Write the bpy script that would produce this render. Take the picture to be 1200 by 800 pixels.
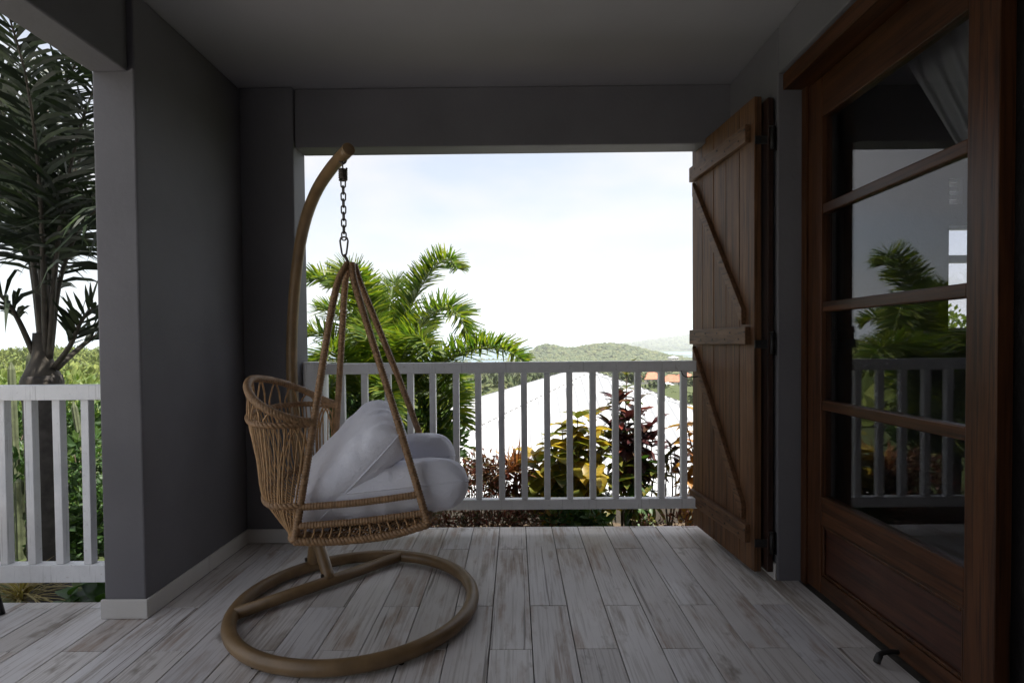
import bpy, bmesh, math, random
import numpy as np
from mathutils import Vector, Matrix, noise
R = math.radians
random.seed(7); rng = np.random.default_rng(7)
for o in list(bpy.data.objects): bpy.data.objects.remove(o)
scene = bpy.context.scene
col = scene.collection

# ------------------------------------------------------------------ camera, sky, sun, exposure
EYE = 1.07
cam_d = bpy.data.cameras.new('camera'); cam = bpy.data.objects.new('camera', cam_d); col.objects.link(cam)
cam_d.sensor_width = 36.0; cam_d.lens = 19.2; cam_d.shift_y = 0.0128
cam_d.clip_start = 0.05; cam_d.clip_end = 60000
CM = Matrix.Rotation(R(0.36), 3, 'Z') @ Matrix.Rotation(R(90-1.2), 3, 'X') @ Matrix.Rotation(R(-0.5), 3, 'Z')
cam.matrix_world = Matrix.Translation((0, 0, EYE)) @ CM.to_4x4()
scene.camera = cam
scene.view_settings.view_transform = 'Standard'; scene.view_settings.look = 'None'
scene.view_settings.exposure = 1.22; scene.view_settings.gamma = 1.0

SUN_AZ, SUN_EL = R(108), R(62)
world = bpy.data.worlds.new('World'); scene.world = world; world.use_nodes = True
wn, wl = world.node_tree.nodes, world.node_tree.links
wn.clear()
w_out = wn.new('ShaderNodeOutputWorld'); w_bg = wn.new('ShaderNodeBackground'); w_bg.inputs[1].default_value = 0.1
w_sky = wn.new('ShaderNodeTexSky'); w_sky.sky_type = 'NISHITA'; w_sky.sun_disc = False
w_sky.sun_elevation = SUN_EL; w_sky.sun_rotation = SUN_AZ; w_sky.dust_density = 2.0; w_sky.air_density = 1.0
w_tc = wn.new('ShaderNodeTexCoord'); w_mp = wn.new('ShaderNodeMapping'); w_mp.inputs['Scale'].default_value = (1.0, 1.0, 3.2)
w_no = wn.new('ShaderNodeTexNoise'); w_no.inputs['Scale'].default_value = 2.6; w_no.inputs['Detail'].default_value = 7; w_no.inputs['Roughness'].default_value = 0.5
w_rp = wn.new('ShaderNodeValToRGB')
w_rp.color_ramp.elements[0].position = 0.40; w_rp.color_ramp.elements[0].color = (0.46, 0.46, 0.46, 1)
w_rp.color_ramp.elements[1].position = 0.60; w_rp.color_ramp.elements[1].color = (0.97, 0.97, 0.97, 1)
w_mx = wn.new('ShaderNodeMixRGB'); w_mx.inputs[2].default_value = (3.75, 3.75, 3.95, 1)
wl.new(w_tc.outputs['Generated'], w_mp.inputs[0]); wl.new(w_mp.outputs[0], w_no.inputs['Vector'])
wl.new(w_no.outputs['Fac'], w_rp.inputs[0]); wl.new(w_rp.outputs[0], w_mx.inputs[0])
wl.new(w_sky.outputs[0], w_mx.inputs[1]); wl.new(w_mx.outputs[0], w_bg.inputs[0]); wl.new(w_bg.outputs[0], w_out.inputs[0])

sun_d = bpy.data.lights.new('sun', 'SUN'); sun = bpy.data.objects.new('sun', sun_d); col.objects.link(sun)
sun_d.energy = 5.0; sun_d.angle = R(0.8); sun_d.color = (1.0, 0.95, 0.87)
sdir = Vector((math.cos(SUN_EL)*math.sin(SUN_AZ), math.cos(SUN_EL)*math.cos(SUN_AZ), math.sin(SUN_EL)))
sun.rotation_euler = sdir.to_track_quat('Z', 'Y').to_euler(); sun.location = (6, -6, 14)
scene.cycles.max_bounces = 10; scene.cycles.diffuse_bounces = 5; scene.cycles.glossy_bounces = 4
scene.cycles.transparent_max_bounces = 24; scene.cycles.volume_bounces = 1

def at(px, py, Y):                       # photo pixel (1200 x 800) and a distance -> point in the place
    d = CM @ Vector(((px-600)/640, (400+15.36-py)/640, -1))
    return Vector((0, 0, EYE)) + d*(Y/d.y)

# ------------------------------------------------------------------ object helpers
def link(name, me, mat=None, parent=None, loc=None):
    o = bpy.data.objects.new(name, me); col.objects.link(o)
    if mat is not None and me is not None and len(me.materials) == 0: me.materials.append(mat)
    if parent is not None: o.parent = parent
    if loc is not None: o.location = loc
    return o
def tag(o, label=None, cat=None, group=None, kind=None):
    if label: o['label'] = label
    if cat: o['category'] = cat
    if group: o['group'] = group
    if kind: o['kind'] = kind
    return o
def empty(name, label, cat, loc=(0, 0, 0), group=None):
    o = bpy.data.objects.new(name, None); col.objects.link(o); o.location = loc; o.empty_display_size = 0.1
    return tag(o, label, cat, group)

class MB:
    def __init__(s, org=(0, 0, 0)): s.v = []; s.f = []; s.o = Vector(org)
    def add(s, vs, fs):
        n = len(s.v); s.v += [tuple(Vector(p) - s.o) for p in vs]; s.f += [tuple(i+n for i in f) for f in fs]
    def box(s, x0, x1, y0, y1, z0, z1):
        s.add([(x0,y0,z0),(x1,y0,z0),(x1,y1,z0),(x0,y1,z0),(x0,y0,z1),(x1,y0,z1),(x1,y1,z1),(x0,y1,z1)],
              [(0,3,2,1),(4,5,6,7),(0,1,5,4),(1,2,6,5),(2,3,7,6),(3,0,4,7)]); return s
    def hexa(s, p):                      # 8 corner points: bottom 4, top 4
        s.add(p, [(0,3,2,1),(4,5,6,7),(0,1,5,4),(1,2,6,5),(2,3,7,6),(3,0,4,7)]); return s
    def tube(s, pts, r, n=8, closed=False, cap=True):
        pts = [Vector(p) for p in pts]; m = len(pts)
        rr = r if hasattr(r, '__len__') else [r]*m
        vs = []; prev = None
        for i, p in enumerate(pts):
            if closed: t = pts[(i+1) % m] - pts[i-1]
            else: t = pts[min(i+1, m-1)] - pts[max(i-1, 0)]
            t.normalize()
            if prev is None:
                a = Vector((0, 0, 1)) if abs(t.z) < 0.9 else Vector((1, 0, 0))
                u = t.cross(a).normalized()
            else:
                u = (prev - t*prev.dot(t)).normalized()
            prev = u; w = t.cross(u)
            for k in range(n):
                a = 2*math.pi*k/n; vs.append(p + (u*math.cos(a) + w*math.sin(a))*rr[i])
        fs = []
        for i in range(m if closed else m-1):
            j = (i+1) % m
            for k in range(n):
                k2 = (k+1) % n; fs.append((i*n+k, i*n+k2, j*n+k2, j*n+k))
        if cap and not closed: fs += [tuple(range(n-1, -1, -1)), tuple(range((m-1)*n, m*n))]
        s.add(vs, fs); return s
    def me(s, name, smooth=False):
        m = bpy.data.meshes.new(name); m.from_pydata([tuple(p) for p in s.v], [], s.f); m.update()
        if smooth: m.polygons.foreach_set('use_smooth', [True]*len(m.polygons))
        return m
    def build(s, name, mat, parent=None, smooth=False, bevel=0, loc=None):
        o = link(name, s.me(name, smooth), mat, parent, loc if loc is not None else (s.o if s.o.length > 0 and parent is None else None))
        if bevel:
            b = o.modifiers.new('bevel', 'BEVEL'); b.width = bevel; b.segments = 2; b.limit_method = 'ANGLE'
        return o
def np_mesh(name, V, Fc, smooth=False):
    m = bpy.data.meshes.new(name); m.from_pydata(V.tolist() if hasattr(V, 'tolist') else V, [], Fc.tolist() if hasattr(Fc, 'tolist') else Fc); m.update()
    if smooth: m.polygons.foreach_set('use_smooth', [True]*len(m.polygons))
    return m
def spline(pts, n):                      # Catmull-Rom through the points
    P = [Vector(p) for p in pts]; P = [P[0]*2-P[1]] + P + [P[-1]*2-P[-2]]; out = []
    seg = len(P)-3
    for i in range(n):
        t = i/(n-1)*seg; k = min(int(t), seg-1); t -= k
        a, b, c, d = P[k:k+4]
        out.append(0.5*((2*b) + (c-a)*t + (2*a-5*b+4*c-d)*t*t + (3*b-a-3*c+d)*t**3))
    return out
def resample(pts, step):
    L = [0]
    for a, b in zip(pts[:-1], pts[1:]): L.append(L[-1] + (b-a).length)
    n = max(2, int(L[-1]/step)+1); out = []; k = 0
    for i in range(n):
        d = L[-1]*i/(n-1)
        while k < len(L)-2 and L[k+1] < d: k += 1
        q = (d-L[k])/max(1e-9, L[k+1]-L[k]); out.append(pts[k].lerp(pts[k+1], q))
    return out

# ------------------------------------------------------------------ materials
def new_mat(name):
    m = bpy.data.materials.new(name); m.use_nodes = True
    nt = m.node_tree; return m, nt, nt.nodes['Principled BSDF']
def N(nt, kind, **kw):
    n = nt.nodes.new(kind)
    for k, v in kw.items():
        if k in n.inputs: n.inputs[k].default_value = v
        else: setattr(n, k, v)
    return n
def ramp(nt, fac, stops):
    r = N(nt, 'ShaderNodeValToRGB'); e = r.color_ramp.elements
    while len(e) < len(stops): e.new(0.5)
    for el, (p, c) in zip(e, stops):
        el.position = p; el.color = (c[0], c[1], c[2], 1) if hasattr(c, '__len__') else (c, c, c, 1)
    nt.links.new(fac, r.inputs[0]); return r.outputs[0]
def coords(nt, scale, kind='Object', jitter=True):
    tc = N(nt, 'ShaderNodeTexCoord'); mp = N(nt, 'ShaderNodeMapping'); mp.inputs['Scale'].default_value = scale
    src = tc.outputs[kind]
    if jitter:
        oi = N(nt, 'ShaderNodeObjectInfo'); vm = N(nt, 'ShaderNodeVectorMath', operation='MULTIPLY'); vm.inputs[1].default_value = (31.7, 17.3, 23.9)
        va = N(nt, 'ShaderNodeVectorMath', operation='ADD')
        cx = N(nt, 'ShaderNodeCombineXYZ')
        for k in range(3): nt.links.new(oi.outputs['Random'], cx.inputs[k])
        nt.links.new(cx.outputs[0], vm.inputs[0]); nt.links.new(vm.outputs[0], va.inputs[0]); nt.links.new(src, va.inputs[1]); src = va.outputs[0]
    nt.links.new(src, mp.inputs[0]); return mp.outputs[0]
def noise_tex(nt, vec, scale, detail=4, rough=0.55):
    n = N(nt, 'ShaderNodeTexNoise'); n.inputs['Scale'].default_value = scale; n.inputs['Detail'].default_value = detail; n.inputs['Roughness'].default_value = rough
    nt.links.new(vec, n.inputs['Vector']); return n.outputs['Fac']
def mix(nt, fac, a, b, mode='MIX'):
    m = N(nt, 'ShaderNodeMixRGB', blend_type=mode)
    for i, x in ((0, fac), (1, a), (2, b)):
        if hasattr(x, 'is_linked') or hasattr(x, 'links'): nt.links.new(x, m.inputs[i])
        elif hasattr(x, '__len__'): m.inputs[i].default_value = (x[0], x[1], x[2], 1)
        else: m.inputs[i].default_value = x
    return m.outputs[0]
def bump(nt, b, h, strength=0.3, dist=0.01):
    n = N(nt, 'ShaderNodeBump'); n.inputs['Strength'].default_value = strength; n.inputs['Distance'].default_value = dist
    nt.links.new(h, n.inputs['Height']); nt.links.new(n.outputs[0], b.inputs['Normal'])
def mat_plaster(name, c, c2, rough=0.7, bs=0.45):
    m, nt, b = new_mat(name); v = coords(nt, (1, 1, 1), 'Object', False)
    f = noise_tex(nt, v, 1.7, 6); f2 = noise_tex(nt, v, 60, 4)
    nt.links.new(ramp(nt, f, [(0.3, c), (0.7, c2)]), b.inputs['Base Color']); b.inputs['Roughness'].default_value = rough
    f3 = noise_tex(nt, v, 14, 4); bump(nt, b, mix(nt, 0.6, f2, f3), bs, 0.006); return m
def mat_plain(name, c, rough=0.5, metal=0.0, nscale=30, var=0.15, bs=0.1):
    m, nt, b = new_mat(name); v = coords(nt, (1, 1, 1)); f = noise_tex(nt, v, nscale, 5)
    nt.links.new(ramp(nt, f, [(0.3, [x*(1-var) for x in c]), (0.7, [min(1, x*(1+var)) for x in c])]), b.inputs['Base Color'])
    b.inputs['Roughness'].default_value = rough; b.inputs['Metallic'].default_value = metal
    if bs: bump(nt, b, f, bs, 0.002)
    return m
def mat_wood(name, dark, mid, light, axis=2, rough=0.55, worn=0.0, worn_c=(0.34, 0.25, 0.18), spec=0.4):
    m, nt, b = new_mat(name); sc = [28, 28, 28]; sc[axis] = 1.6
    v = coords(nt, sc); f = noise_tex(nt, v, 1.0, 8, 0.65)
    sc2 = [90, 90, 90]; sc2[axis] = 2.5; v2 = coords(nt, sc2); g = noise_tex(nt, v2, 1.0, 4, 0.6)
    c = ramp(nt, f, [(0.28, dark), (0.5, mid), (0.74, light)])
    c = mix(nt, ramp(nt, g, [(0.35, 0.75), (0.5, 0.0)]), c, [x*0.45 for x in dark])
    oi = N(nt, 'ShaderNodeObjectInfo'); c = mix(nt, 1.0, c, ramp(nt, oi.outputs['Random'], [(0, 0.78), (1, 1.0)]), 'MULTIPLY')
    if worn:
        v3 = coords(nt, (6, 6, 3)); w = noise_tex(nt, v3, 1.0, 7, 0.7)
        c = mix(nt, ramp(nt, w, [(0.5, 0.0), (0.72, worn)]), c, worn_c)
    nt.links.new(c, b.inputs['Base Color']); b.inputs['Roughness'].default_value = rough; b.inputs['Specular IOR Level'].default_value = spec
    bump(nt, b, mix(nt, 0.5, f, g), 0.35, 0.003); return m
def mat_plank():
    m, nt, b = new_mat('whitewashed_plank_tile')
    v = coords(nt, (1, 1, 1)); vs = coords(nt, (48, 2.4, 1)); vf = coords(nt, (120, 3.0, 1)); vb = coords(nt, (9, 2.6, 1))
    s = noise_tex(nt, vs, 1.0, 8, 0.66); fine = noise_tex(nt, vf, 1.0, 5, 0.6); bl = noise_tex(nt, vb, 1.0, 6, 0.6); lo = noise_tex(nt, v, 2.3, 3)
    c = ramp(nt, lo, [(0.3, (0.60, 0.575, 0.565)), (0.7, (0.74, 0.72, 0.715))])
    c = mix(nt, ramp(nt, fine, [(0.37, 0.5), (0.49, 0.0)]), c, (0.35, 0.31, 0.285))
    mask = mix(nt, 1.0, ramp(nt, s, [(0.42, 0.0), (0.56, 1.0)]), ramp(nt, bl, [(0.50, 0.0), (0.62, 1.0)]), 'MULTIPLY')
    c = mix(nt, mix(nt, 1.0, mask, (0.75, 0.75, 0.75), 'MULTIPLY'), c, ramp(nt, lo, [(0.4, (0.34, 0.23, 0.165)), (0.6, (0.28, 0.225, 0.175))]))
    crk = noise_tex(nt, coords(nt, (55, 1.1, 1)), 1.0, 6, 0.6)
    c = mix(nt, ramp(nt, crk, [(0.63, 0.0), (0.67, 0.8)]), c, (0.14, 0.11, 0.09))
    knot = noise_tex(nt, coords(nt, (7, 3.4, 1)), 1.0, 4, 0.7)
    c = mix(nt, ramp(nt, knot, [(0.62, 0.0), (0.72, 0.75)]), c, (0.21, 0.175, 0.14))
    oi = N(nt, 'ShaderNodeObjectInfo'); c = mix(nt, 1.0, c, ramp(nt, oi.outputs['Random'], [(0, (0.80, 0.775, 0.75)), (0.5, (1, 0.985, 0.965)), (1, (0.92, 0.925, 0.95))]), 'MULTIPLY')
    nt.links.new(c, b.inputs['Base Color'])
    nt.links.new(ramp(nt, s, [(0.3, 0.36), (0.7, 0.52)]), b.inputs['Roughness']); bump(nt, b, mix(nt, 0.5, fine, s), 0.22, 0.003)
    return m
def mat_leaf(name, stops, rough=0.45, trans=0.35, tint=(1.25, 1.3, 0.6), vein=None, per='island'):
    m, nt, b = new_mat(name); out = nt.nodes['Material Output']
    if per == 'island': r = N(nt, 'ShaderNodeNewGeometry').outputs['Random Per Island']
    else: r = N(nt, 'ShaderNodeObjectInfo').outputs['Random']
    c = ramp(nt, r, stops)
    v = coords(nt, (1, 1, 1)); f = noise_tex(nt, v, 22, 4)
    c = mix(nt, 1.0, c, ramp(nt, f, [(0.3, 0.7), (0.7, 1.15)]), 'MULTIPLY')
    if vein is not None:
        vv = coords(nt, (14, 60, 14), 'Object'); g = noise_tex(nt, vv, 1.0, 3)
        c = mix(nt, ramp(nt, g, [(0.50, 0.0), (0.60, 0.85)]), c, vein)
    nt.links.new(c, b.inputs['Base Color']); b.inputs['Roughness'].default_value = rough
    tr = N(nt, 'ShaderNodeBsdfTranslucent'); nt.links.new(mix(nt, 1.0, c, tint, 'MULTIPLY'), tr.inputs['Color'])
    ms = N(nt, 'ShaderNodeMixShader'); ms.inputs[0].default_value = trans
    nt.links.new(b.outputs[0], ms.inputs[1]); nt.links.new(tr.outputs[0], ms.inputs[2]); nt.links.new(ms.outputs[0], out.inputs['Surface'])
    return m
def mat_glass():
    m, nt, b = new_mat('window_glass'); out = nt.nodes['Material Output']; nt.nodes.remove(b)
    ge = N(nt, 'ShaderNodeNewGeometry'); dt = N(nt, 'ShaderNodeVectorMath', operation='DOT_PRODUCT'); nt.links.new(ge.outputs['Normal'], dt.inputs[0]); nt.links.new(ge.outputs['Incoming'], dt.inputs[1])
    ab = N(nt, 'ShaderNodeMath', operation='ABSOLUTE'); nt.links.new(dt.outputs['Value'], ab.inputs[0])
    om = N(nt, 'ShaderNodeMath', operation='SUBTRACT'); om.inputs[0].default_value = 1.0; nt.links.new(ab.outputs[0], om.inputs[1])
    pw = N(nt, 'ShaderNodeMath', operation='POWER'); nt.links.new(om.outputs[0], pw.inputs[0]); pw.inputs[1].default_value = 5.0
    fr = N(nt, 'ShaderNodeMath', operation='MULTIPLY_ADD'); nt.links.new(pw.outputs[0], fr.inputs[0]); fr.inputs[1].default_value = 0.95; fr.inputs[2].default_value = 0.045
    gl = N(nt, 'ShaderNodeBsdfGlossy'); gl.inputs['Roughness'].default_value = 0.0; gl.inputs['Color'].default_value = (1, 1, 1, 1)
    tr = N(nt, 'ShaderNodeBsdfTransparent'); tr.inputs['Color'].default_value = (0.86, 0.86, 0.88, 1)
    ms = N(nt, 'ShaderNodeMixShader'); nt.links.new(fr.outputs[0], ms.inputs[0]); nt.links.new(tr.outputs[0], ms.inputs[1]); nt.links.new(gl.outputs[0], ms.inputs[2])
    nt.links.new(ms.outputs[0], out.inputs['Surface']); return m
def mat_cloth(name, c, trans=0.0, weave=420):
    m, nt, b = new_mat(name); v = coords(nt, (1, 1, 1)); f = noise_tex(nt, v, 7, 5); w = noise_tex(nt, v, weave, 2)
    nt.links.new(ramp(nt, f, [(0.3, [x*0.95 for x in c]), (0.7, c)]), b.inputs['Base Color']); b.inputs['Roughness'].default_value = 0.9
    b.inputs['Sheen Weight'].default_value = 0.2
    g = noise_tex(nt, coords(nt, (5, 9, 7)), 1.6, 5, 0.6); bump(nt, b, mix(nt, 0.10, g, w), 0.5, 0.03)
    if trans:
        out = nt.nodes['Material Output']; tr = N(nt, 'ShaderNodeBsdfTranslucent'); tr.inputs['Color'].default_value = (*c, 1)
        tp = N(nt, 'ShaderNodeBsdfTransparent'); m1 = N(nt, 'ShaderNodeMixShader'); m1.inputs[0].default_value = trans; m2 = N(nt, 'ShaderNodeMixShader'); m2.inputs[0].default_value = 0.25
        nt.links.new(b.outputs[0], m1.inputs[1]); nt.links.new(tr.outputs[0], m1.inputs[2]); nt.links.new(m1.outputs[0], m2.inputs[1]); nt.links.new(tp.outputs[0], m2.inputs[2]); nt.links.new(m2.outputs[0], out.inputs['Surface'])
    return m
def mat_painted():
    m, nt, b = new_mat('white_paint_weathered'); v = coords(nt, (1, 1, 1)); f = noise_tex(nt, v, 14, 6, 0.7); g = noise_tex(nt, coords(nt, (70, 70, 5)), 1.0, 4)
    c = ramp(nt, f, [(0.3, (0.74, 0.745, 0.76)), (0.6, (0.82, 0.825, 0.84))])
    c = mix(nt, ramp(nt, noise_tex(nt, v, 33, 5, 0.7), [(0.62, 0.0), (0.72, 0.6)]), c, (0.42, 0.40, 0.37))
    c = mix(nt, ramp(nt, noise_tex(nt, coords(nt, (90, 90, 4)), 1.0, 4, 0.6), [(0.60, 0.0), (0.70, 0.55)]), c, (0.40, 0.40, 0.40))
    nt.links.new(c, b.inputs['Base Color']); b.inputs['Roughness'].default_value = 0.42; bump(nt, b, g, 0.12, 0.002); return m
def mat_ground(name, stops, scale, big=0.02, kind='Object', bs=0.4):
    m, nt, b = new_mat(name); v = coords(nt, (1, 1, 1), kind, False); f = noise_tex(nt, v, scale, 8, 0.65); g = noise_tex(nt, v, big, 6, 0.6)
    nt.links.new(ramp(nt, mix(nt, 0.55, f, g), stops), b.inputs['Base Color']); b.inputs['Roughness'].default_value = 0.95; b.inputs['Specular IOR Level'].default_value = 0.1
    bump(nt, b, f, bs, 0.05); return m

M = {}
M['wall'] = mat_plaster('grey_plaster', (0.118, 0.114, 0.124), (0.155, 0.150, 0.162))
M['ceil'] = mat_plaster('ceiling_paint', (0.285, 0.279, 0.293), (0.32, 0.313, 0.328), 0.8, 0.15)
M['white'] = mat_painted()
M['plank'] = mat_plank()
M['grout'] = mat_plain('floor_grout', (0.085, 0.072, 0.06), 0.9, 0, 40, 0.2)
M['shutter'] = mat_wood('weathered_shutter_wood', (0.055, 0.023, 0.009), (0.13, 0.057, 0.022), (0.22, 0.105, 0.044), 2, 0.6, 0.22, (0.24, 0.14, 0.08))
M['batten'] = mat_wood('weathered_batten_wood', (0.075, 0.034, 0.015), (0.145, 0.069, 0.031), (0.22, 0.115, 0.056), 1, 0.6, 0.25, (0.25, 0.15, 0.09))
M['door'] = mat_wood('varnished_door_wood', (0.029, 0.0098, 0.0040), (0.068, 0.0245, 0.0090), (0.112, 0.044, 0.017), 2, 0.38, 0.10, (0.16, 0.08, 0.035), 0.3)
M['doorh'] = mat_wood('varnished_rail_wood', (0.029, 0.0098, 0.0040), (0.068, 0.0245, 0.0090), (0.112, 0.044, 0.017), 1, 0.38, 0.10, (0.16, 0.08, 0.035), 0.3)
M['panel'] = mat_wood('door_panel_wood', (0.028, 0.008, 0.005), (0.062, 0.019, 0.010), (0.105, 0.038, 0.016), 1, 0.36, 0.14, (0.18, 0.10, 0.07), 0.5)
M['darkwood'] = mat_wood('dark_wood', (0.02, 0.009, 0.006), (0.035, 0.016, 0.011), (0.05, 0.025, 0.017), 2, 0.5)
M['rattan'] = mat_plain('brown_rattan', (0.29, 0.168, 0.08), 0.5, 0, 60, 0.3, 0.2)
M['rattan2'] = mat_plain('honey_rattan', (0.40, 0.235, 0.105), 0.48, 0, 60, 0.3, 0.2)
M['pole'] = mat_plain('tan_painted_steel', (0.20, 0.125, 0.058), 0.38, 0, 11, 0.22, 0.12)
M['iron'] = mat_plain('black_iron', (0.022, 0.021, 0.021), 0.5, 0.3, 50, 0.3, 0.2)
M['steel'] = mat_plain('bronze_chain_steel', (0.10, 0.085, 0.075), 0.4, 0.7, 60, 0.3, 0.1)
M['cloth'] = mat_cloth('white_linen', (0.885, 0.89, 0.97))
M['curtain'] = mat_cloth('sheer_curtain', (0.50, 0.51, 0.52), 0.3)
M['dark_cloth'] = mat_cloth('doorway_dark_cloth', (0.018, 0.011, 0.012))
M['glass'] = mat_glass()
M['stone'] = mat_plaster('skirting_tile', (0.52, 0.50, 0.475), (0.62, 0.60, 0.575), 0.5)
M['concrete'] = mat_plaster('raw_concrete', (0.20, 0.18, 0.155), (0.27, 0.25, 0.22), 0.9, 0.5)
M['room'] = mat_plaster('room_wall', (0.16, 0.16, 0.165), (0.18, 0.18, 0.185), 0.9)
M['roofw'] = mat_plain('white_metal_roof', (0.50, 0.51, 0.52), 0.5, 0, 0.8, 0.12, 0)
M['screw'] = mat_plain('grey_screw', (0.09, 0.09, 0.095), 0.6)
M['redroof'] = mat_plain('red_roof_tile', (0.42, 0.14, 0.075), 0.8, 0, 1.5, 0.25)
M['greyroof'] = mat_plain('pale_grey_roof', (0.50, 0.53, 0.58), 0.6, 0, 1.5, 0.1)
M['housewall'] = mat_plain('pale_house_wall', (0.62, 0.58, 0.50), 0.8, 0, 1.0, 0.08)
M['dark'] = mat_plain('dark_window', (0.03, 0.035, 0.04), 0.2)
M['bark'] = mat_plain('grey_palm_bark', (0.055, 0.049, 0.045), 0.9, 0, 18, 0.4, 0.6)
M['stem'] = mat_plain('plant_stem', (0.10, 0.075, 0.05), 0.8, 0, 30, 0.3)
M['shaft'] = mat_plain('palm_crownshaft', (0.045, 0.037, 0.027), 0.7, 0, 12, 0.45, 0.3)
M['petiole'] = mat_plain('palm_petiole', (0.13, 0.17, 0.05), 0.5, 0, 20, 0.25)
M['cactus'] = mat_plain('cactus_skin', (0.085, 0.10, 0.05), 0.7, 0, 20, 0.3, 0.3)
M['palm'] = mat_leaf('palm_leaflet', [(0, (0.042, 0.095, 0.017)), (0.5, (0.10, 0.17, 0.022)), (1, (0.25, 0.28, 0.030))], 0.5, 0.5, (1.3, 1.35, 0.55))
M['palmd'] = mat_leaf('palm_leaflet_shaded', [(0, (0.009, 0.016, 0.008)), (0.85, (0.016, 0.029, 0.012)), (1, (0.035, 0.055, 0.018))], 0.5, 0.10)  # backlit shade of the left palm put into the leaf colour
M['shrub'] = mat_leaf('shrub_leaf', [(0, (0.03, 0.065, 0.018)), (0.7, (0.05, 0.11, 0.025)), (1, (0.10, 0.16, 0.035))], 0.5, 0.3)
M['lime'] = mat_leaf('lime_leaf', [(0, (0.10, 0.16, 0.03)), (1, (0.17, 0.22, 0.05))], 0.5, 0.35)
M['crot_y'] = mat_leaf('yellow_croton_leaf', [(0, (0.10, 0.17, 0.025)), (0.2, (0.24, 0.25, 0.03)), (0.5, (0.38, 0.26, 0.03)), (0.8, (0.48, 0.33, 0.04)), (1, (0.50, 0.40, 0.12))], 0.42, 0.5, (1.25, 1.2, 0.6), (0.24, 0.22, 0.03), 'object')
M['crot_b'] = mat_leaf('burgundy_croton_leaf', [(0, (0.045, 0.018, 0.02)), (0.6, (0.085, 0.026, 0.026)), (0.9, (0.09, 0.075, 0.03)), (1, (0.26, 0.05, 0.04))], 0.35, 0.2, (1.3, 0.9, 0.8), None, 'object')
M['crot_g'] = mat_leaf('green_croton_leaf', [(0, (0.05, 0.08, 0.018)), (0.6, (0.10, 0.13, 0.022)), (1, (0.22, 0.20, 0.03))], 0.35, 0.3, (1.2, 1.2, 0.6), (0.20, 0.16, 0.03), 'object')
M['crot_o'] = mat_leaf('orange_croton_leaf', [(0, (0.30, 0.15, 0.02)), (0.6, (0.42, 0.25, 0.03)), (1, (0.40, 0.15, 0.045))], 0.35, 0.35, (1.2, 1.1, 0.6), None, 'object')
M['red'] = mat_leaf('red_shrub_leaf', [(0, (0.05, 0.06, 0.02)), (0.4, (0.10, 0.04, 0.025)), (0.8, (0.20, 0.06, 0.035)), (1, (0.12, 0.15, 0.04))], 0.5, 0.25, (1.2, 0.9, 0.7))
M['spike'] = mat_leaf('spiky_orange_leaf', [(0, (0.20, 0.07, 0.03)), (0.6, (0.36, 0.15, 0.06)), (1, (0.45, 0.28, 0.12))], 0.5, 0.3, (1.2, 1.0, 0.7))
M['straw'] = mat_leaf('dry_straw_blade', [(0, (0.26, 0.20, 0.08)), (1, (0.40, 0.33, 0.15))], 0.6, 0.3)
M['scrub'] = mat_leaf('hill_scrub', [(0, (0.040, 0.062, 0.024)), (0.5, (0.07, 0.095, 0.034)), (1, (0.125, 0.135, 0.050))], 0.9, 0.0)
M['scrubl'] = mat_leaf('field_scrub', [(0, (0.09, 0.13, 0.030)), (0.5, (0.15, 0.19, 0.04)), (1, (0.21, 0.24, 0.06))], 0.9, 0.15)
M['ground'] = mat_ground('hill_ground', [(0.35, (0.05, 0.066, 0.030)), (0.5, (0.072, 0.088, 0.037)), (0.65, (0.115, 0.12, 0.052))], 0.35, 0.012)
M['soil'] = mat_ground('garden_soil', [(0.35, (0.06, 0.045, 0.032)), (0.65, (0.13, 0.10, 0.07))], 9, 1.5)
def mat_water():
    m, nt, b = new_mat('sea_water'); b.inputs['Base Color'].default_value = (0.10, 0.20, 0.28, 1); b.inputs['Roughness'].default_value = 0.25
    v = coords(nt, (1, 1, 1), 'Object', False); bump(nt, b, noise_tex(nt, v, 0.05, 5), 0.3, 1.0); return m
M['water'] = mat_water()

# ------------------------------------------------------------------ terrain, sea, haze limits
def sm(a, b, x): t = min(1, max(0, (x-a)/(b-a))); return t*t*(3-2*t)
PROF = [(0, -0.45), (5, -0.45), (7.2, -3.75), (20, -3.7), (50, -4.6), (150, -9.5), (400, -17.5), (700, -25), (60000, -34)]
PROFL = [(0, -0.45), (6, -0.5), (20, -1.3), (60, -1.6), (110, -0.6), (140, -0.5), (170, -2.5), (400, -17.5), (700, -25), (60000, -34)]
def prof(P, y):
    for (a, u), (b, v) in zip(P[:-1], P[1:]):
        if y <= b: return u + (v-u)*sm(0, 1, (y-a)/(b-a)) if b < 900 else u + (v-u)*(y-a)/(b-a)
    return P[-1][1]
MOUNDS = [(30, 600, 22, 60, 13), (52, 620, 40, 60, 5), (96, 590, 52, 80, 16), (140, 600, 70, 60, 8), (20, 560, 40, 50, 3),
          (740, 2300, 260, 500, 25), (990, 2500, 400, 600, 44), (430, 2100, 170, 260, 6), (48, 195, 26, 45, -6)]
def gz(x, y):
    r = math.hypot(x, y)
    if y < 0: r = min(r, 5.0)
    k = sm(-2.4, -3.6, x) if y < 20 else sm(-0.25, -0.5, x/max(y, 1))
    z = prof(PROF, r)*(1-k) + prof(PROFL, r)*k
    for cx, cy, rx, ry, h in MOUNDS:
        d = ((x-cx)/rx)**2 + ((y-cy)/ry)**2
        if d < 6: z += h*math.exp(-d*1.1)
    if r > 15: z += (noise.noise(Vector((x*0.02, y*0.02, 0)))*0.6 + noise.noise(Vector((x*0.006, y*0.006, 3)))*1.3)*sm(15, 160, r)*(1-sm(700, 1200, r)*0.5)
    return z
NA, NR_ = 300, 150
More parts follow.
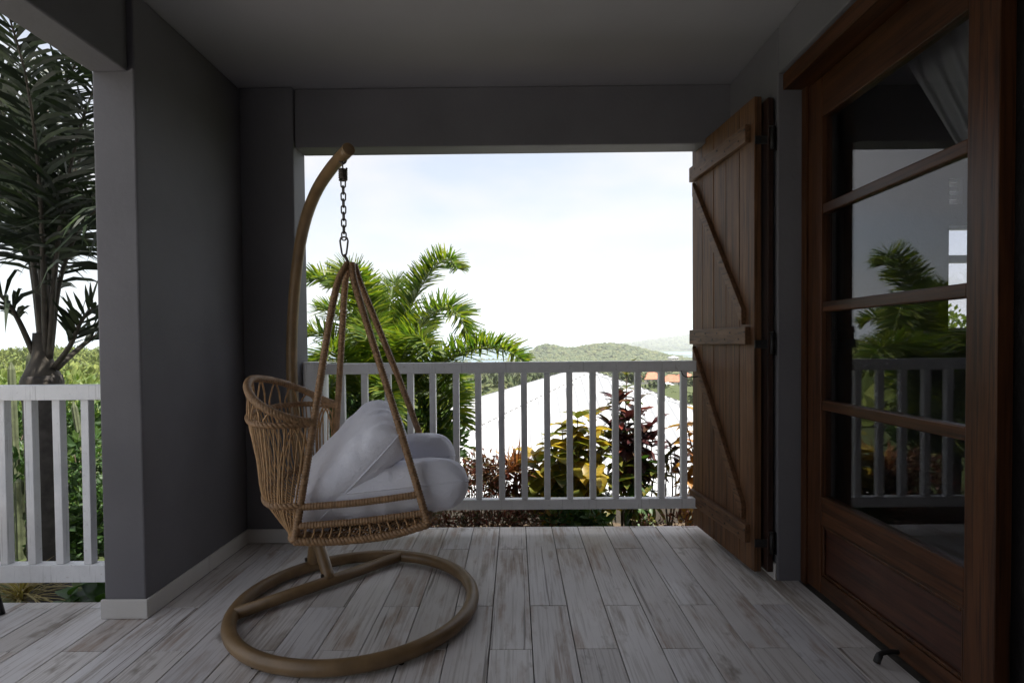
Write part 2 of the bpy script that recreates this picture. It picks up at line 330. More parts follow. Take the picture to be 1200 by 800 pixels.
rs = [0.0] + [2.0*(4500/2.0)**(i/(NR_-1)) for i in range(NR_)]
angs = [math.pi*(2*((i/NA))-1) for i in range(NA)]
angs = sorted(set([a for a in angs if abs(a) > 1.05] + [(-1.05 + 2.1*i/260) for i in range(261)]))
V = []; Fc = []
for r in rs:
    for a in angs: x, y = r*math.sin(a), r*math.cos(a); V.append((x, y, gz(x, y)))
na = len(angs)
for i in range(len(rs)-1):
    for j in range(na): j2 = (j+1) % na; Fc.append((i*na+j, i*na+j2, (i+1)*na+j2, (i+1)*na+j))
tag(link('ground', np_mesh('ground', V, Fc, True), M['ground']), kind='structure')
sea = MB(); sea.add([(-14000, 350, -25.0), (14000, 350, -25.0), (14000, 14000, -25.0), (-14000, 14000, -25.0)], [(0, 1, 2, 3)])
tag(sea.build('sea', M['water']), kind='structure')
# added ridge standing in for the hazy blue band at the horizon
V = []; Fc = []
n = 160
for i in range(n+1):
    x = -9000 + 18000*i/n; h = 45 + 55*noise.noise(Vector((x*0.0006, 1.3, 0))) + 14*noise.noise(Vector((x*0.003, 5, 0)))
    h = max(-20, h)
    for yy, zz in ((11000, -30), (11600, h*0.8), (12000, h), (12600, -30)): V.append((x, yy, zz))
for i in range(n):
    for k in range(3): a = i*4+k; Fc.append((a, a+4, a+5, a+1))
tag(link('sea_band_ridge', np_mesh('sea_band_ridge', V, Fc, True), M['ground']), kind='structure')

# scrub that covers the hillsides (too many to count)
ico = bmesh.new(); bmesh.ops.create_icosphere(ico, subdivisions=1, radius=1.0)
IV = np.array([v.co[:] for v in ico.verts]); IF = np.array([[v.index for v in f.verts] for f in ico.faces]); ico.free()
def scrub(name, pts, mat, stretch=0.75):
    Vs = []; Fs = []; n0 = 0
    for (x, y, z, s) in pts:
        d = IV*(1 + rng.uniform(-0.32, 0.32, (len(IV), 1)))*s; d[:, 2] *= stretch
        Vs.append(d + (x, y, z + s*0.25)); Fs.append(IF + n0); n0 += len(IV)
    return tag(link(name, np_mesh(name, np.concatenate(Vs), np.concatenate(Fs)), mat), kind='stuff')
pts = []
while len(pts) < 13000:
    if len(pts) < 6500: r = 190*(900/190)**random.random(); a = random.uniform(-0.95, 0.55)
    else: r = random.uniform(480, 700); a = random.uniform(-0.02, 0.34)
    x, y = r*math.sin(a), r*math.cos(a); z = gz(x, y)
    if z < -25 or r < 190 or noise.noise(Vector((x*0.03, y*0.03, 9))) < (-0.25 if r < 450 else -0.55): continue
    pts.append((x, y, z, (0.9+random.random()*1.6)*(0.5+min(1.0, r/420))*(1 if r < 450 else 0.8)))
scrub('hill_scrub', pts, M['scrub'])
pts = []
for k in range(1400):
    r = random.uniform(1450, 2900); a = random.uniform(0.15, 0.5); x, y = r*math.sin(a), r*math.cos(a); z = gz(x, y)
    if z > -24: pts.append((x, y, z, 3+random.random()*6))
scrub('far_scrub', pts, M['scrub'])

def leaf_cloud(blobs, n, size, flat=0.0, aspect=0.4):   # pointed leaf faces spread through ellipsoids (cx,cy,cz,rx,ry,rz)
    Vs = []; Fs = []; w = np.array([b[3]*b[4]*b[5] for b in blobs]); w = w/w.sum()
    which = rng.choice(len(blobs), n, p=w)
    for i in range(n):
        b = blobs[which[i]]; d = rng.normal(size=3); d /= np.linalg.norm(d); rad = rng.random()**0.45
        p = Vector((b[0]+d[0]*b[3]*rad, b[1]+d[1]*b[4]*rad, b[2]+d[2]*b[5]*rad))
        t = Vector(d) + Vector(rng.normal(size=3))*0.8; t.z += flat; t.normalize()
        u = t.cross(Vector(rng.normal(size=3))).normalized(); nn = t.cross(u)
        L = size*rng.uniform(0.6, 1.3); W = L*aspect*0.5
        k = len(Vs)
        Vs += [p, p+t*L*0.5+u*W+nn*W*0.3, p+t*L, p+t*L*0.5-u*W+nn*W*0.3, p+t*L*0.5]
        Fs += [(k, k+1, k+4), (k+1, k+2, k+4), (k, k+4, k+3), (k+4, k+2, k+3)]
    return [tuple(v) for v in Vs], Fs
# field of leafy bushes on the left slope
blobs = []
for k in range(420):
    r = 14*(150/14)**random.random(); a = random.uniform(-0.86, -0.42); x, y = r*math.sin(a), r*math.cos(a)
    s = random.uniform(0.35, 0.9)*(0.7+r/110); blobs.append((x, y, gz(x, y)+s*0.35, s*1.3, s*1.3, s*0.75))
v_, f_ = leaf_cloud(blobs, 26000, 0.55, 0.4, 0.6)
tag(link('field_bushes', np_mesh('field_bushes', v_, f_), M['scrubl']), kind='stuff')
blobs = []
while len(blobs) < 420:
    r = 24*(210/24)**random.random(); a = random.uniform(-0.42, 0.62); x, y = r*math.sin(a), r*math.cos(a)
    if -4 < x < 7.5 and y < 20: continue
    if r < 55 and random.random() < 0.75: continue
    if 0.16 < a < 0.40 and r > 32: continue
    s = random.uniform(0.5, 1.3)*(0.8+r/150); blobs.append((x, y, gz(x, y)+s*0.3, s*1.3, s*1.3, s*0.7))
v_, f_ = leaf_cloud(blobs, 24000, 0.9, 0.4, 0.6)
tag(link('slope_bushes', np_mesh('slope_bushes', v_, f_), M['scrub']), kind='stuff')
# grass on the slope beside the white roof
v_ = []; f_ = []
for k in range(16000):
    x = random.uniform(-11, 0.5); y = random.uniform(16, 60); x = x*y/30
    if -3.2 < x < 7 and y < 19: continue
    z = gz(x, y); h = random.uniform(0.15, 0.45); a = random.uniform(0, 6.28); w = 0.05
    i = len(v_); lx, ly = random.uniform(-.2, .2), random.uniform(-.2, .2)
    v_ += [(x-w*math.cos(a), y-w*math.sin(a), z), (x+w*math.cos(a), y+w*math.sin(a), z), (x+lx, y+ly, z+h)]; f_.append((i, i+1, i+2))
tag(link('grass', np_mesh('grass', v_, f_), M['lime']), kind='stuff')

# ------------------------------------------------------------------ veranda shell
CEIL, BEAM = 2.445, 2.13
XP0, XP1 = -1.63, -1.465
XW = 1.16; XD = 1.27
fl = MB()
fl.box(-6.6, 1.45, -2.3, 2.262, -0.32, -0.012)  # left part extended out of view to bounce sunlight into the veranda
fl.box(-1.62, 1.45, 2.262, 3.165, -0.32, -0.012)
floor = tag(fl.build('floor', M['grout']), kind='structure')
tr_ = MB(); tr_.box(-9.0, 7.0, -9.0, -2.42, -0.32, -0.006); tr_.box(-9.0, -6.62, -2.41, 2.25, -0.32, -0.006); tag(tr_.build('bounce_slab', mat_plaster('white_bounce_stone', (0.66, 0.65, 0.63), (0.74, 0.73, 0.71))), kind='structure')  # pale slab added out of view as a sunlit reflector for the veranda
PW, PL, GAP = 0.1508, 0.933, 0.0036
def plank_mesh(x0, x1, y0, y1, nm='plank'):
    m = MB(); c = 0.0012; z1 = 0.0
    m.add([(x0, y0, -0.012), (x1, y0, -0.012), (x1, y1, -0.012), (x0, y1, -0.012), (x0, y0, z1-c), (x1, y0, z1-c), (x1, y1, z1-c), (x0, y1, z1-c),
           (x0+c, y0+c, z1), (x1-c, y0+c, z1), (x1-c, y1-c, z1), (x0+c, y1-c, z1)],
          [(0, 1, 5, 4), (1, 2, 6, 5), (2, 3, 7, 6), (3, 0, 4, 7), (4, 5, 9, 8), (5, 6, 10, 9), (6, 7, 11, 10), (7, 4, 8, 11), (8, 9, 10, 11)])
    return m.me(nm)
cache = {}
for k in range(-43, 9):
    x0 = -0.098 + k*PW; x1 = x0 + PW - GAP
    ymax = 3.163 if x0 > -1.47 else 2.26
    y = 1.891 if k % 2 == 0 else 2.207
    if k % 2: y = 2.207
    js = [y + i*PL for i in range(-6, 3)]
    for a in js:
        y0, y1 = max(a+GAP/2, -2.28), min(a+PL-GAP/2, ymax)
        if y1 - y0 < 0.02 or x1 > 1.42: continue
        if x0 < -1.47 and y0 < -1: continue
        key = (round(y1-y0, 3))
        if key not in cache:
            cache[key] = plank_mesh(0, PW-GAP, 0, y1-y0); cache[key].materials.append(M['plank'])
        o = link('plank', cache[key], None, floor); o.location = (x0, y0, random.uniform(-0.0006, 0.0004))
def wallthing(name, label, cat, boxes, mat, bevel=0.007):
    m = MB()
    for b in boxes: m.box(*b)
    return tag(m.build(name, mat, None, False, bevel), label, cat)
# ceiling and the roof slab above it
c = MB(); c.box(-1.80, 6.2, -2.4, 3.30, CEIL, 2.70); tag(c.build('ceiling', M['ceil']), kind='structure')
wallthing('pillar', 'grey rendered pillar standing between the short left railing and the swing chair', 'pillar', [(XP0, XP1, 2.125, 3.09, -0.4, CEIL-0.002)], M['wall'])
wallthing('corner_post', 'narrow dark grey rendered post where the front beam meets the deep pillar', 'post', [(XP1+0.002, -1.177, 2.93, 3.093, -0.3, CEIL-0.002)], M['wall'])
wallthing('front_beam', 'grey rendered beam spanning above the view and the front railing', 'beam', [(-1.1768, XW+0.14, 2.953, 3.09, BEAM, CEIL-0.002)], M['wall'])
wallthing('side_beam', 'grey rendered beam running overhead from the pillar along the open left side', 'beam', [(XP0, XP1-0.022, -2.3, 2.1235, BEAM, CEIL-0.002)], M['wall'])
wallthing('rear_pillar', 'grey rendered pillar carrying the left beam behind the viewer', 'pillar', [(XP0, XP1-0.022, -2.3, -2.0, 0.001, BEAM-0.001)], M['wall'])
# house wall with the door opening: Y 0.46..2.425, height 2.225
wallthing('house_wall', 'grey rendered house wall holding the shutter hinges and the wooden glazed door', 'wall',
          [(XW, 1.34, 2.425, 3.0885, -0.3, CEIL-0.003), (XW, 1.34, 0.45, 2.4235, 2.235, CEIL-0.003), (XW, 1.34, -2.3, 0.4485, -0.3, CEIL-0.003)], M['wall'])
wallthing('rear_light_block', 'unseen grey wall added behind the viewer to keep out rear light', 'wall', [(XP1-0.02, 1.158, -2.3, -2.16, -0.3, CEIL-0.003)], M['wall'])  # added out of view to block light coming from the rear
# room behind the door
wallthing('room_shell', 'dark bedroom walls and floor seen dimly behind the door glass', 'room',
          [(1.345, 6.0, -2.3, 2.98, -0.3, -0.004), (5.9, 6.0, -2.3, 2.98, 0, 2.44), (1.345, 5.895, -2.4, -2.303, 0, 2.44)], M['room'], 0)
p0 = at(1102, 264, 3.0); p1 = at(1141, 388, 3.0); l0 = at(1110, 210, 3.0); l1 = at(1126, 240, 3.0)
wx0, wx1, wz0, wz1 = p0.x, 2.86, p1.z, p0.z; lx0, lx1, lz0, lz1 = l0.x, l1.x, l1.z, l0.z
F0, F1 = 2.985, 3.0885
wallthing('facade_wall', 'house front wall with a small window, seen through the door glass', 'wall',
          [(1.3405, lx0, F0, F1, -0.3, 2.442), (lx0, wx1, F0, F1, -0.3, wz0), (lx0, wx0, F0, F1, wz0, wz1), (lx0, lx1, F0, F1, wz1, lz0), (lx1, wx1, F0, F1, wz1, lz1+0.001), (lx0, lx1, F0, F1, lz1, 2.442),
           (lx1, wx1, F0, F1, lz1+0.001, 2.442), (wx1, 6.0, F0, F1, -0.3, 2.442)], M['room'], 0)
win = empty('room_window', 'small bright window in the far wall of the room behind the door glass', 'window', (wx0, 3.03, wz0))
zb = at(1115, 303, 3.0).z - wz0
for (a, b, c_, d) in ((0, wx1-wx0, zb-0.02, zb+0.02), (0, 0.02, 0, wz1-wz0), (0.0201, wx1-wx0, 0, 0.02), (0.0201, wx1-wx0, wz1-wz0-0.02, wz1-wz0)):
    m = MB(); m.box(a, b, -0.02, 0.02, c_, d); m.build('frame', M['white'], win)
m = MB(); m.box(0.021, wx1-wx0, 0.021, 0.025, 0.021, wz1-wz0-0.021); m.build('pane', M['glass'], win)
lou = empty('louvre_vent', 'tiny louvred vent with three bright slots seen through the door glass', 'vent', (lx0, 3.03, lz0))
for k in range(4):
    z = (lz1-lz0)*k/3; m = MB(); m.box(0.001, lx1-lx0-0.001, -0.008, 0.008, z-0.011, z+0.011); m.build('slat', M['white'], lou)

# skirting tiles
sk = empty('skirting', 'pale tile skirting along the foot of the pillar and corner post', 'skirting', (XP1, 2.13, 0))
def skirt(parent, x0, x1, y0, y1, h=0.077):
    o = parent.location; m = MB(); m.box(x0-o.x, x1-o.x, y0-o.y, y1-o.y, 0.0015, h); m.build('skirting_tile', M['stone'], parent, False, 0.003)
skirt(sk, XP0-0.008, XP1+0.012, 2.113, 2.124)
skirt(sk, XP1+0.001, XP1+0.012, 2.1255, 2.545); skirt(sk, XP1+0.001, XP1+0.012, 2.5475, 2.918)
skirt(sk, XP1+0.001, -1.178, 2.919, 2.929)
sk2 = empty('skirting', 'short pale tile skirting beside the door at the foot of the house wall', 'skirting', (XW, 2.44, 0))
skirt(sk2, XW-0.012, XW-0.001, 2.426, 2.95)

# ------------------------------------------------------------------ railings
def railing(name, label, x0, x1, yc, zt0, zt1, zb0, zb1, centres, bw, post=None):
    e = empty(name, label, 'railing', (x0, yc, 0))
    def b(nm, a0, a1, y0, y1, z0, z1, bev=0.003):
        m = MB(); m.box(a0-x0, a1-x0, y0, y1, z0, z1); return m.build(nm, M['white'], e, False, bev)
    b('top_rail', x0, x1, -0.032, 0.032, zt0, zt1); b('bottom_rail', x0, x1, -0.024, 0.024, zb0, zb1)
    m0 = None
    for c_ in centres:
        if m0 is None:
            m = MB(); m.box(-bw/2, bw/2, -bw/2, bw/2, zb1+0.0005, zt0-0.0005); m0 = m.me('baluster')
        o = link('baluster', m0, M['white'], e); o.location = (c_-x0, 0, 0); o.rotation_euler = (0, random.uniform(-.002, .004), random.uniform(-.03, .03))
        bv = o.modifiers.new('bevel', 'BEVEL'); bv.width = 0.0025; bv.segments = 2
    m = MB()
    for c_ in centres: m.box(c_-x0-bw/2-0.0, c_-x0+bw/2, -0.0235, 0.0235, zb1-0.004, zb1+0.0)
    if post:
        m = MB(); m.box(post[0]-x0, post[1]-x0, -0.05, 0.05, post[2], post[3]); m.build('newel_post', M['white'], e, False, 0.004)
    return e
railing('railing', 'white painted wooden railing across the front of the veranda below the view', -1.062, XW-0.001, 3.05, 0.905, 0.965, 0.142, 0.198,
        [-0.336+0.1272*k for k in range(-5, 12)], 0.034, (-1.174, -1.064, -0.05, 0.975))
railing('railing', 'short white painted railing left of the pillar before the dark palm trunk', -6.6, XP0-0.001, 2.30, 0.848, 0.91, 0.075, 0.15,
        [-1.819-0.119*k for k in range(0, 40)], 0.034)
hk = MB(); hk.tube(spline([at(798, 434, 3.0), at(801, 440, 2.99), at(808, 442, 2.98), at(818, 441, 2.97)], 12), 0.003, 6)
tag(hk.build('wire_hook', M['iron'], None, True), 'thin black wire hook tied from the railing end to the shutter', 'hook')

# ------------------------------------------------------------------ folding plank shutters on the right wall
def shutter(label, A, B, zb, zt, planks, th, full=True, hinges=True):
    A, B = Vector((*A, 0)), Vector((*B, 0)); ax = (B-A).normalized(); L = (B-A).length; nrm = Vector((-ax.y, ax.x, 0))
    if nrm.x > 0: nrm = -nrm                       # towards the veranda
    e = empty('plank_shutter', label, 'shutter', (B.x, B.y, zb)); org = Vector((B.x, B.y, zb))
    def P(s, n, z): return A + ax*s + nrm*n + Vector((0, 0, z)) - org
    def slab(nm, s0, s1, n0, n1, z00, z01, z10, z11, mat, bev=0.002):   # z.. bottom/top at s0 then s1
        m = MB(); m.hexa([P(s0, n0, z00), P(s1, n0, z10), P(s1, n1, z10), P(s0, n1, z00), P(s0, n0, z01), P(s1, n0, z11), P(s1, n1, z11), P(s0, n1, z01)])
        o = m.build(nm, mat, e, False, bev); 
        bm = bmesh.new(); bm.from_mesh(o.data); bmesh.ops.recalc_face_normals(bm, faces=bm.faces); bm.to_mesh(o.data); bm.free(); return o
    w = L/planks
    for k in range(planks):
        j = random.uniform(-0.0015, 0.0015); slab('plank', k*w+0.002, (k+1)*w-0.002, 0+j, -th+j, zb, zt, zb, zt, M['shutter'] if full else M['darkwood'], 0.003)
    if full:
        bats = [(1.965, 2.045), (1.055, 1.135), (0.15, 0.232)]
        for (z0, z1) in bats: slab('batten', 0.022, L-0.035, 0.0275, 0.0018, z0, z1, z0, z1, M['batten'], 0.003)
        for (za, zb_) in ((1.955, 1.145), (1.045, 0.242)):
            dz = 0.075
            slab('brace', 0.055, L-0.075, 0.0245, 0.0016, za-dz-0.0, za, zb_, zb_+dz, M['batten'], 0.003)
        nl = MB()
        for (z0, z1) in bats:
            for k in range(planks):
                for q in (0.3, 0.7):
                    c_ = P((k+q)*w, 0.028, z0 + (z1-z0)*(0.3 if q < 0.5 else 0.7)); nl.tube([c_, c_+nrm*0.002], 0.0045, 6)
        for (za, zb_) in ((1.955, 1.145), (1.045, 0.242)):
            for q in (0.12, 0.36, 0.62, 0.88):
                s_ = 0.055 + (L-0.13)*q; c_ = P(s_, 0.025, za-0.0375 + (zb_+0.0375*2-za)*q*1.0 - 0.0); nl.tube([c_, c_+nrm*0.002], 0.004, 6)
        tag(nl.build('nails', M['iron'], e), kind='stuff')
    return e
shutter('weathered brown plank shutter with nailed diagonal braces folded against the house wall', (1.012, 3.13), (1.072, 2.452), 0.028, 2.155, 5, 0.034)
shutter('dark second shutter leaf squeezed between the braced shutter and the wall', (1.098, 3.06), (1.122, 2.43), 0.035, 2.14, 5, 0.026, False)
for k, (py, wd) in enumerate(((165, 'upper'), (403, 'middle'), (635, 'lower'))):
    z = at(905, py, 2.45).z
    h = empty('shutter_hinge', 'black iron hinge on the wall beside the shutter, ' + ('near its top' if k == 0 else 'at its middle batten' if k == 1 else 'near the floor'), 'hinge', (XW, 2.448, z), 'black shutter hinges on the wall')
    m = MB(); m.box(-0.004, -0.0005, -0.02, 0.03, -0.05, 0.05); m.build('wall_plate', M['iron'], h, False, 0.001)
    m = MB(); m.tube([(-0.022, -0.02, -0.045), (-0.022, -0.02, 0.05)], 0.009, 10); m.tube([(-0.022, -0.02, 0.05), (-0.022, -0.02, 0.056)], 0.012, 10); m.build('pin', M['iron'], h, True)
    m = MB(); m.box(-0.094, -0.024, -0.012, -0.006, -0.018, 0.018); m.box(-0.030, -0.0045, -0.014, -0.004, -0.016, 0.016); m.build('strap', M['iron'], h, False, 0.001)

# ------------------------------------------------------------------ glazed wooden door
DF = empty('door_frame', 'reddish brown wooden frame set in the wall around the glazed door', 'door frame', (XD, 2.42, 0))
def fr(nm, parent, x0, x1, y0, y1, z0, z1, mat, bev=0.003):
    o = parent.location; m = MB(); m.box(x0-o.x, x1-o.x, y0-o.y, y1-o.y, z0-o.z, z1-o.z); return m.build(nm, mat, parent, False, bev)
fr('head', DF, XW+0.02, 1.338, 0.47, 2.422, 2.165, 2.234, M['doorh'])
fr('jamb', DF, 1.262, 1.338, 2.383, 2.4225, 0.002, 2.1635, M['door'])
fr('jamb', DF, 1.262, 1.338, 0.452, 0.50, 0.002, 2.1635, M['door'])
fr('stop', DF, 1.3185, 1.338, 2.36, 2.382, 0.002, 2.1635, M['door'])
DY0, DY1 = 1.447, 2.378
D = empty('glazed_door', 'varnished brown wooden door with four glass panes above a solid panel', 'door', (XD, DY1, 0))
SW = 0.102; T0, T1 = XD, XD+0.044
fr('stile', D, T0, T1, DY1-SW, DY1, 0.012, 2.155, M['door']); fr('stile', D, T0, T1, DY0, DY0+SW, 0.012, 2.155, M['door'])
iy0, iy1 = DY0+SW+0.0005, DY1-SW-0.0005
fr('top_rail', D, T0+0.001, T1-0.001, iy0, iy1, 1.988, 2.154, M['doorh'])
for z in (1.612, 1.208, 0.802): fr('muntin', D, T0+0.003, T1-0.003, iy0, iy1, z-0.021, z+0.021, M['doorh'], 0.005)
fr('lock_rail', D, T0+0.001, T1-0.001, iy0, iy1, 0.30, 0.42, M['doorh'])
fr('bottom_rail', D, T0+0.001, T1-0.001, iy0, iy1, 0.013, 0.088, M['doorh'])
fr('panel', D, T0+0.014, T1-0.014, iy0, iy1, 0.0885, 0.2995, M['panel'], 0)
for (a, b, c_, d) in ((iy0, iy0+0.014, 0.0885, 0.2995), (iy1-0.014, iy1, 0.0885, 0.2995), (iy0+0.0145, iy1-0.0145, 0.0885, 0.102), (iy0+0.0145, iy1-0.0145, 0.286, 0.2995)):
    fr('moulding', D, T0+0.005, T0+0.0135, a, b, c_, d, M['door'], 0.004)
zs = [0.42, 0.802, 1.208, 1.612, 1.988]
for a, b in zip(zs[:-1], zs[1:]):
    fr('pane', D, T0+0.019, T0+0.023, iy0, iy1, a+(0.021 if a > 0.5 else 0.0005), b-(0.021 if b < 1.9 else 0.0005), M['glass'], 0)
# second leaf, opened inwards out of the doorway
D2 = empty('open_door_leaf', 'matching door leaf swung open into the dark room', 'door', (1.345, 0.50, 0))
fr('stile', D2, 1.345, 1.445, 0.505, 0.549, 0.012, 2.155, M['door']); fr('stile', D2, 2.17, 2.27, 0.505, 0.549, 0.012, 2.155, M['door'])
fr('rail', D2, 1.4455, 2.1695, 0.506, 0.548, 1.99, 2.154, M['door']); fr('panel', D2, 1.4455, 2.1695, 0.506, 0.548, 0.013, 0.42, M['door'])
fr('pane', D2, 1.4455, 2.1695, 0.524, 0.528, 0.421, 1.989, M['glass'], 0)
# curtain and doorway cloth inside the room
def curtain(name, label, path, z0, z1, mat, amp=0.02, waves=7, top=None):
    pts = spline(path, 90); V = []; Fc = []; nz = 24
    tp = spline(top, 90) if top else pts
    for i, p in enumerate(pts):
        for k in range(nz+1):
            q = k/nz; b = p.lerp(tp[i], max(0.0, (q-0.47)/0.53) if top else 0.0); o = amp*math.sin(i/90*waves*6.283 + 0.6*math.sin(k*0.3))*(1-0.35*q)
            V.append((b.x + o*0.7, b.y + o*0.7, z0 + (z1-z0)*q))
    for i in range(len(pts)-1):
        for k in range(nz): a = i*(nz+1)+k; Fc.append((a, a+nz+1, a+nz+2, a+1))
    return tag(link(name, np_mesh(name, V, Fc, True), mat), label, 'curtain')
ca = at(1138, 270, 1.75); 
curtain('sheer_curtain', 'pale sheer curtain drawn aside behind the upper door glass', [(1.43, 1.36, 0), (1.44, 1.42, 0), (1.45, 1.48, 0)], 0.05, 2.4, M['curtain'], 0.024, 8, [(1.43, 1.36, 0), (1.44, 1.80, 0), (1.46, 2.24, 0)])
curtain('doorway_dark_sheet', 'dark cloth added to blacken the open doorway at the right edge', [(1.37, 0.62, 0), (1.365, 1.05, 0), (1.36, 1.55, 0)], 0.01, 2.15, M['dark_cloth'], 0.012, 9)  # cloth added to cover the bright gap and fill the doorway with dark
ds = MB(); pa = at(1050, 786, 1.78)
ds.tube(spline([(1.262, 1.80, 0.035), (1.235, 1.80, 0.036), (1.205, 1.795, 0.034), (1.19, 1.79, 0.022), (1.185, 1.79, 0.006)], 14), [0.008]*8+[0.011]*6, 8)
tag(ds.build('door_stop', M['iron'], None, True), 'small black curved door stop on the floor by the door', 'door stop')

# ------------------------------------------------------------------ swing chair stand
ST = empty('swing_stand', 'tan tubular steel swing stand with round floor ring and arched pole', 'stand', (-0.685, 2.2, 0))
so = ST.location
RR, RT = 0.466, 0.0265
m = MB(); m.tube([(0.035+RR*math.cos(a), -0.005+RR*math.sin(a), 0.032) for a in [2*math.pi*i/96 for i in range(96)]], RT, 14, True); m.build('base_ring', M['pole'], ST, True)
cA, cB = Vector((-0.415, -0.125, 0.034)), Vector((0.116, 0.454, 0.034))
m = MB(); m.tube([cA, cB], 0.024, 12); m.build('cross_bar', M['pole'], ST, True)
sd = Vector((-0.63, 0.77, 0)).normalized()
def PS(s, z): return sd*s + Vector((0, 0, z))
pole = spline([PS(0.40, 0.16), PS(0.555, 0.42), PS(0.665, 0.72), PS(0.697, 0.93), PS(0.668, 1.20), PS(0.585, 1.46), PS(0.47, 1.635), PS(0.31, 1.748), PS(0.12, 1.808), PS(-0.055, 1.834)], 70)
m = MB(); m.tube(pole, [0.028-0.003*i/69 for i in range(70)], 14); m.build('arch_pole', M['pole'], ST, True)
m = MB(); m.tube([PS(-0.052, 1.8335), PS(-0.064, 1.8353)], 0.0262, 14); m.build('end_cap', M['pole'], ST, True, 0.003)
m = MB(); m.tube(spline([PS(0.222, 0.04), PS(0.30, 0.115), PS(0.40, 0.20), PS(0.49, 0.31)], 14), 0.026, 12); m.build('leg', M['pole'], ST, True)
m = MB(); m.tube(spline([PS(0.445, 0.04), PS(0.422, 0.10), PS(0.405, 0.16), PS(0.42, 0.22)], 12), 0.026, 12); m.build('leg', M['pole'], ST, True)
for a in (0.3, 1.7, 3.0, 4.2, 5.3):
    m = MB(); m.tube([(0.035+RR*math.cos(a), -0.005+RR*math.sin(a), 0.0005), (0.035+RR*math.cos(a), -0.005+RR*math.sin(a), 0.012)], 0.010, 10); m.build('foot', M['iron'], ST)
for (s_, z_) in ((0.232, 0.06), (0.395, 0.19), (0.44, 0.07)):
    m = MB(); c_ = PS(s_, z_); v_ = Vector((-0.77, -0.63, 0)); m.tube([c_+v_*0.024, c_+v_*0.032], 0.009, 6); m.build('bolt', M['steel'], ST)
m = MB(); m.tube([PS(0.0, 1.808)+Vector((0.014*math.cos(a), 0, 0.014*math.sin(a)-0.0)) for a in [6.283*i/16 for i in range(16)]], 0.0035, 6, True); m.build('hang_eye', M['steel'], ST, True)

# ------------------------------------------------------------------ hanging basket chair
CO = Vector((-0.60, 2.235, 0)); th = R(6)
CH = empty('hanging_chair', 'brown rattan basket chair with woven back hanging from the arched stand', 'chair', CO)
fx, lx = Vector((math.cos(th), math.sin(th), 0)), Vector((-math.sin(th), math.cos(th), 0))
def Q(f, l, z): return fx*f + lx*l + Vector((0, 0, z + 0.05*l))
def wrapped(mb, pts, r, pitch=0.0105, n=9):
    p = resample(pts, pitch/4); rr = [r*(0.80, 0.95, 1.0, 0.95)[i % 4] + random.uniform(-.0002, .0002) for i in range(len(p))]; mb.tube(p, rr, n)
def braid(mb, pts, r, strands=3, pitch=0.05, thick=None):
    p = resample(pts, 0.006); L = 0.006; thick = thick or r*0.55
    T = [(p[min(i+1, len(p)-1)] - p[max(i-1, 0)]).normalized() for i in range(len(p))]
    for s_ in range(strands):
        out = []
        for i, c_ in enumerate(p):
            a = 6.283*(i*L/pitch + s_/strands); t = T[i]; u = t.cross(Vector((0.13, 0.08, 1))).normalized(); w = t.cross(u)
            out.append(c_ + (u*math.cos(a) + w*math.sin(a))*r*0.55)
        mb.tube(out, thick, 6)
def tube_path(side, front):
    if front and side < 0: k = [(0.248, 0.295, 0.430), (0.128, 0.185, 0.80), (0.006, 0.088, 1.16), (-0.046, 0.045, 1.32), (-0.062, 0.012, 1.398)]
    elif front: k = [(0.248, 0.295, 0.430), (0.138, 0.185, 0.80), (0.018, 0.085, 1.16), (-0.038, 0.042, 1.32), (-0.056, 0.012, 1.398)]
    else: k = [(-0.222, 0.295, 0.388), (-0.172, 0.206, 0.79), (-0.13, 0.125, 1.15), (-0.105, 0.068, 1.32), (-0.078, 0.012, 1.398)]
    return spline([Q(f, l*side, z) for f, l, z in k], 60)
for side in (-1, 1):
    for front in (False, True):
        m = MB(); wrapped(m, tube_path(side, front), 0.0150); m.build('hanger_tube', M['rattan'], CH, True)
def arc(u, fe, le, fb, wb, z, zb=None, pw=0.85):        # u -1..1 from near end to far end round the back
    c_ = math.cos(u*math.pi/2); s_ = math.sin(u*math.pi/2); zb = z if zb is None else zb
    return Q(fe + (fb-fe)*max(0, c_)**pw, s_*(le + wb*c_*c_*0 + wb*abs(math.sin(u*math.pi))), z + (zb-z)*max(0, c_)**1.2)
def rim(u): return arc(u, -0.172, 0.206, -0.462, 0.085, 0.795, 0.935)
def ring2(u): return arc(u, -0.172, 0.206, -0.462, 0.085, 0.788, 0.80)
def ring3(u): return arc(u, -0.208, 0.272, -0.392, 0.03, 0.508, 0.508)
def base(u): return arc(u, -0.222, 0.295, -0.262, 0.0, 0.392, 0.40)
U = [i/48*2-1 for i in range(49)]
m = MB(); braid(m, [rim(u) for u in U], 0.0135, 4, 0.045, 0.0085); m.build('top_rim', M['rattan'], CH, True)
m = MB(); braid(m, [ring2(u) for u in U], 0.011, 3, 0.05, 0.007); m.build('back_ring', M['rattan'], CH, True)
m = MB(); braid(m, [ring3(u) for u in U], 0.011, 3, 0.05, 0.007); m.build('back_ring', M['rattan'], CH, True)
m = MB(); wrapped(m, [base(u) for u in U], 0.012); m.build('rear_bar', M['rattan'], CH, True)
NL_ = 11
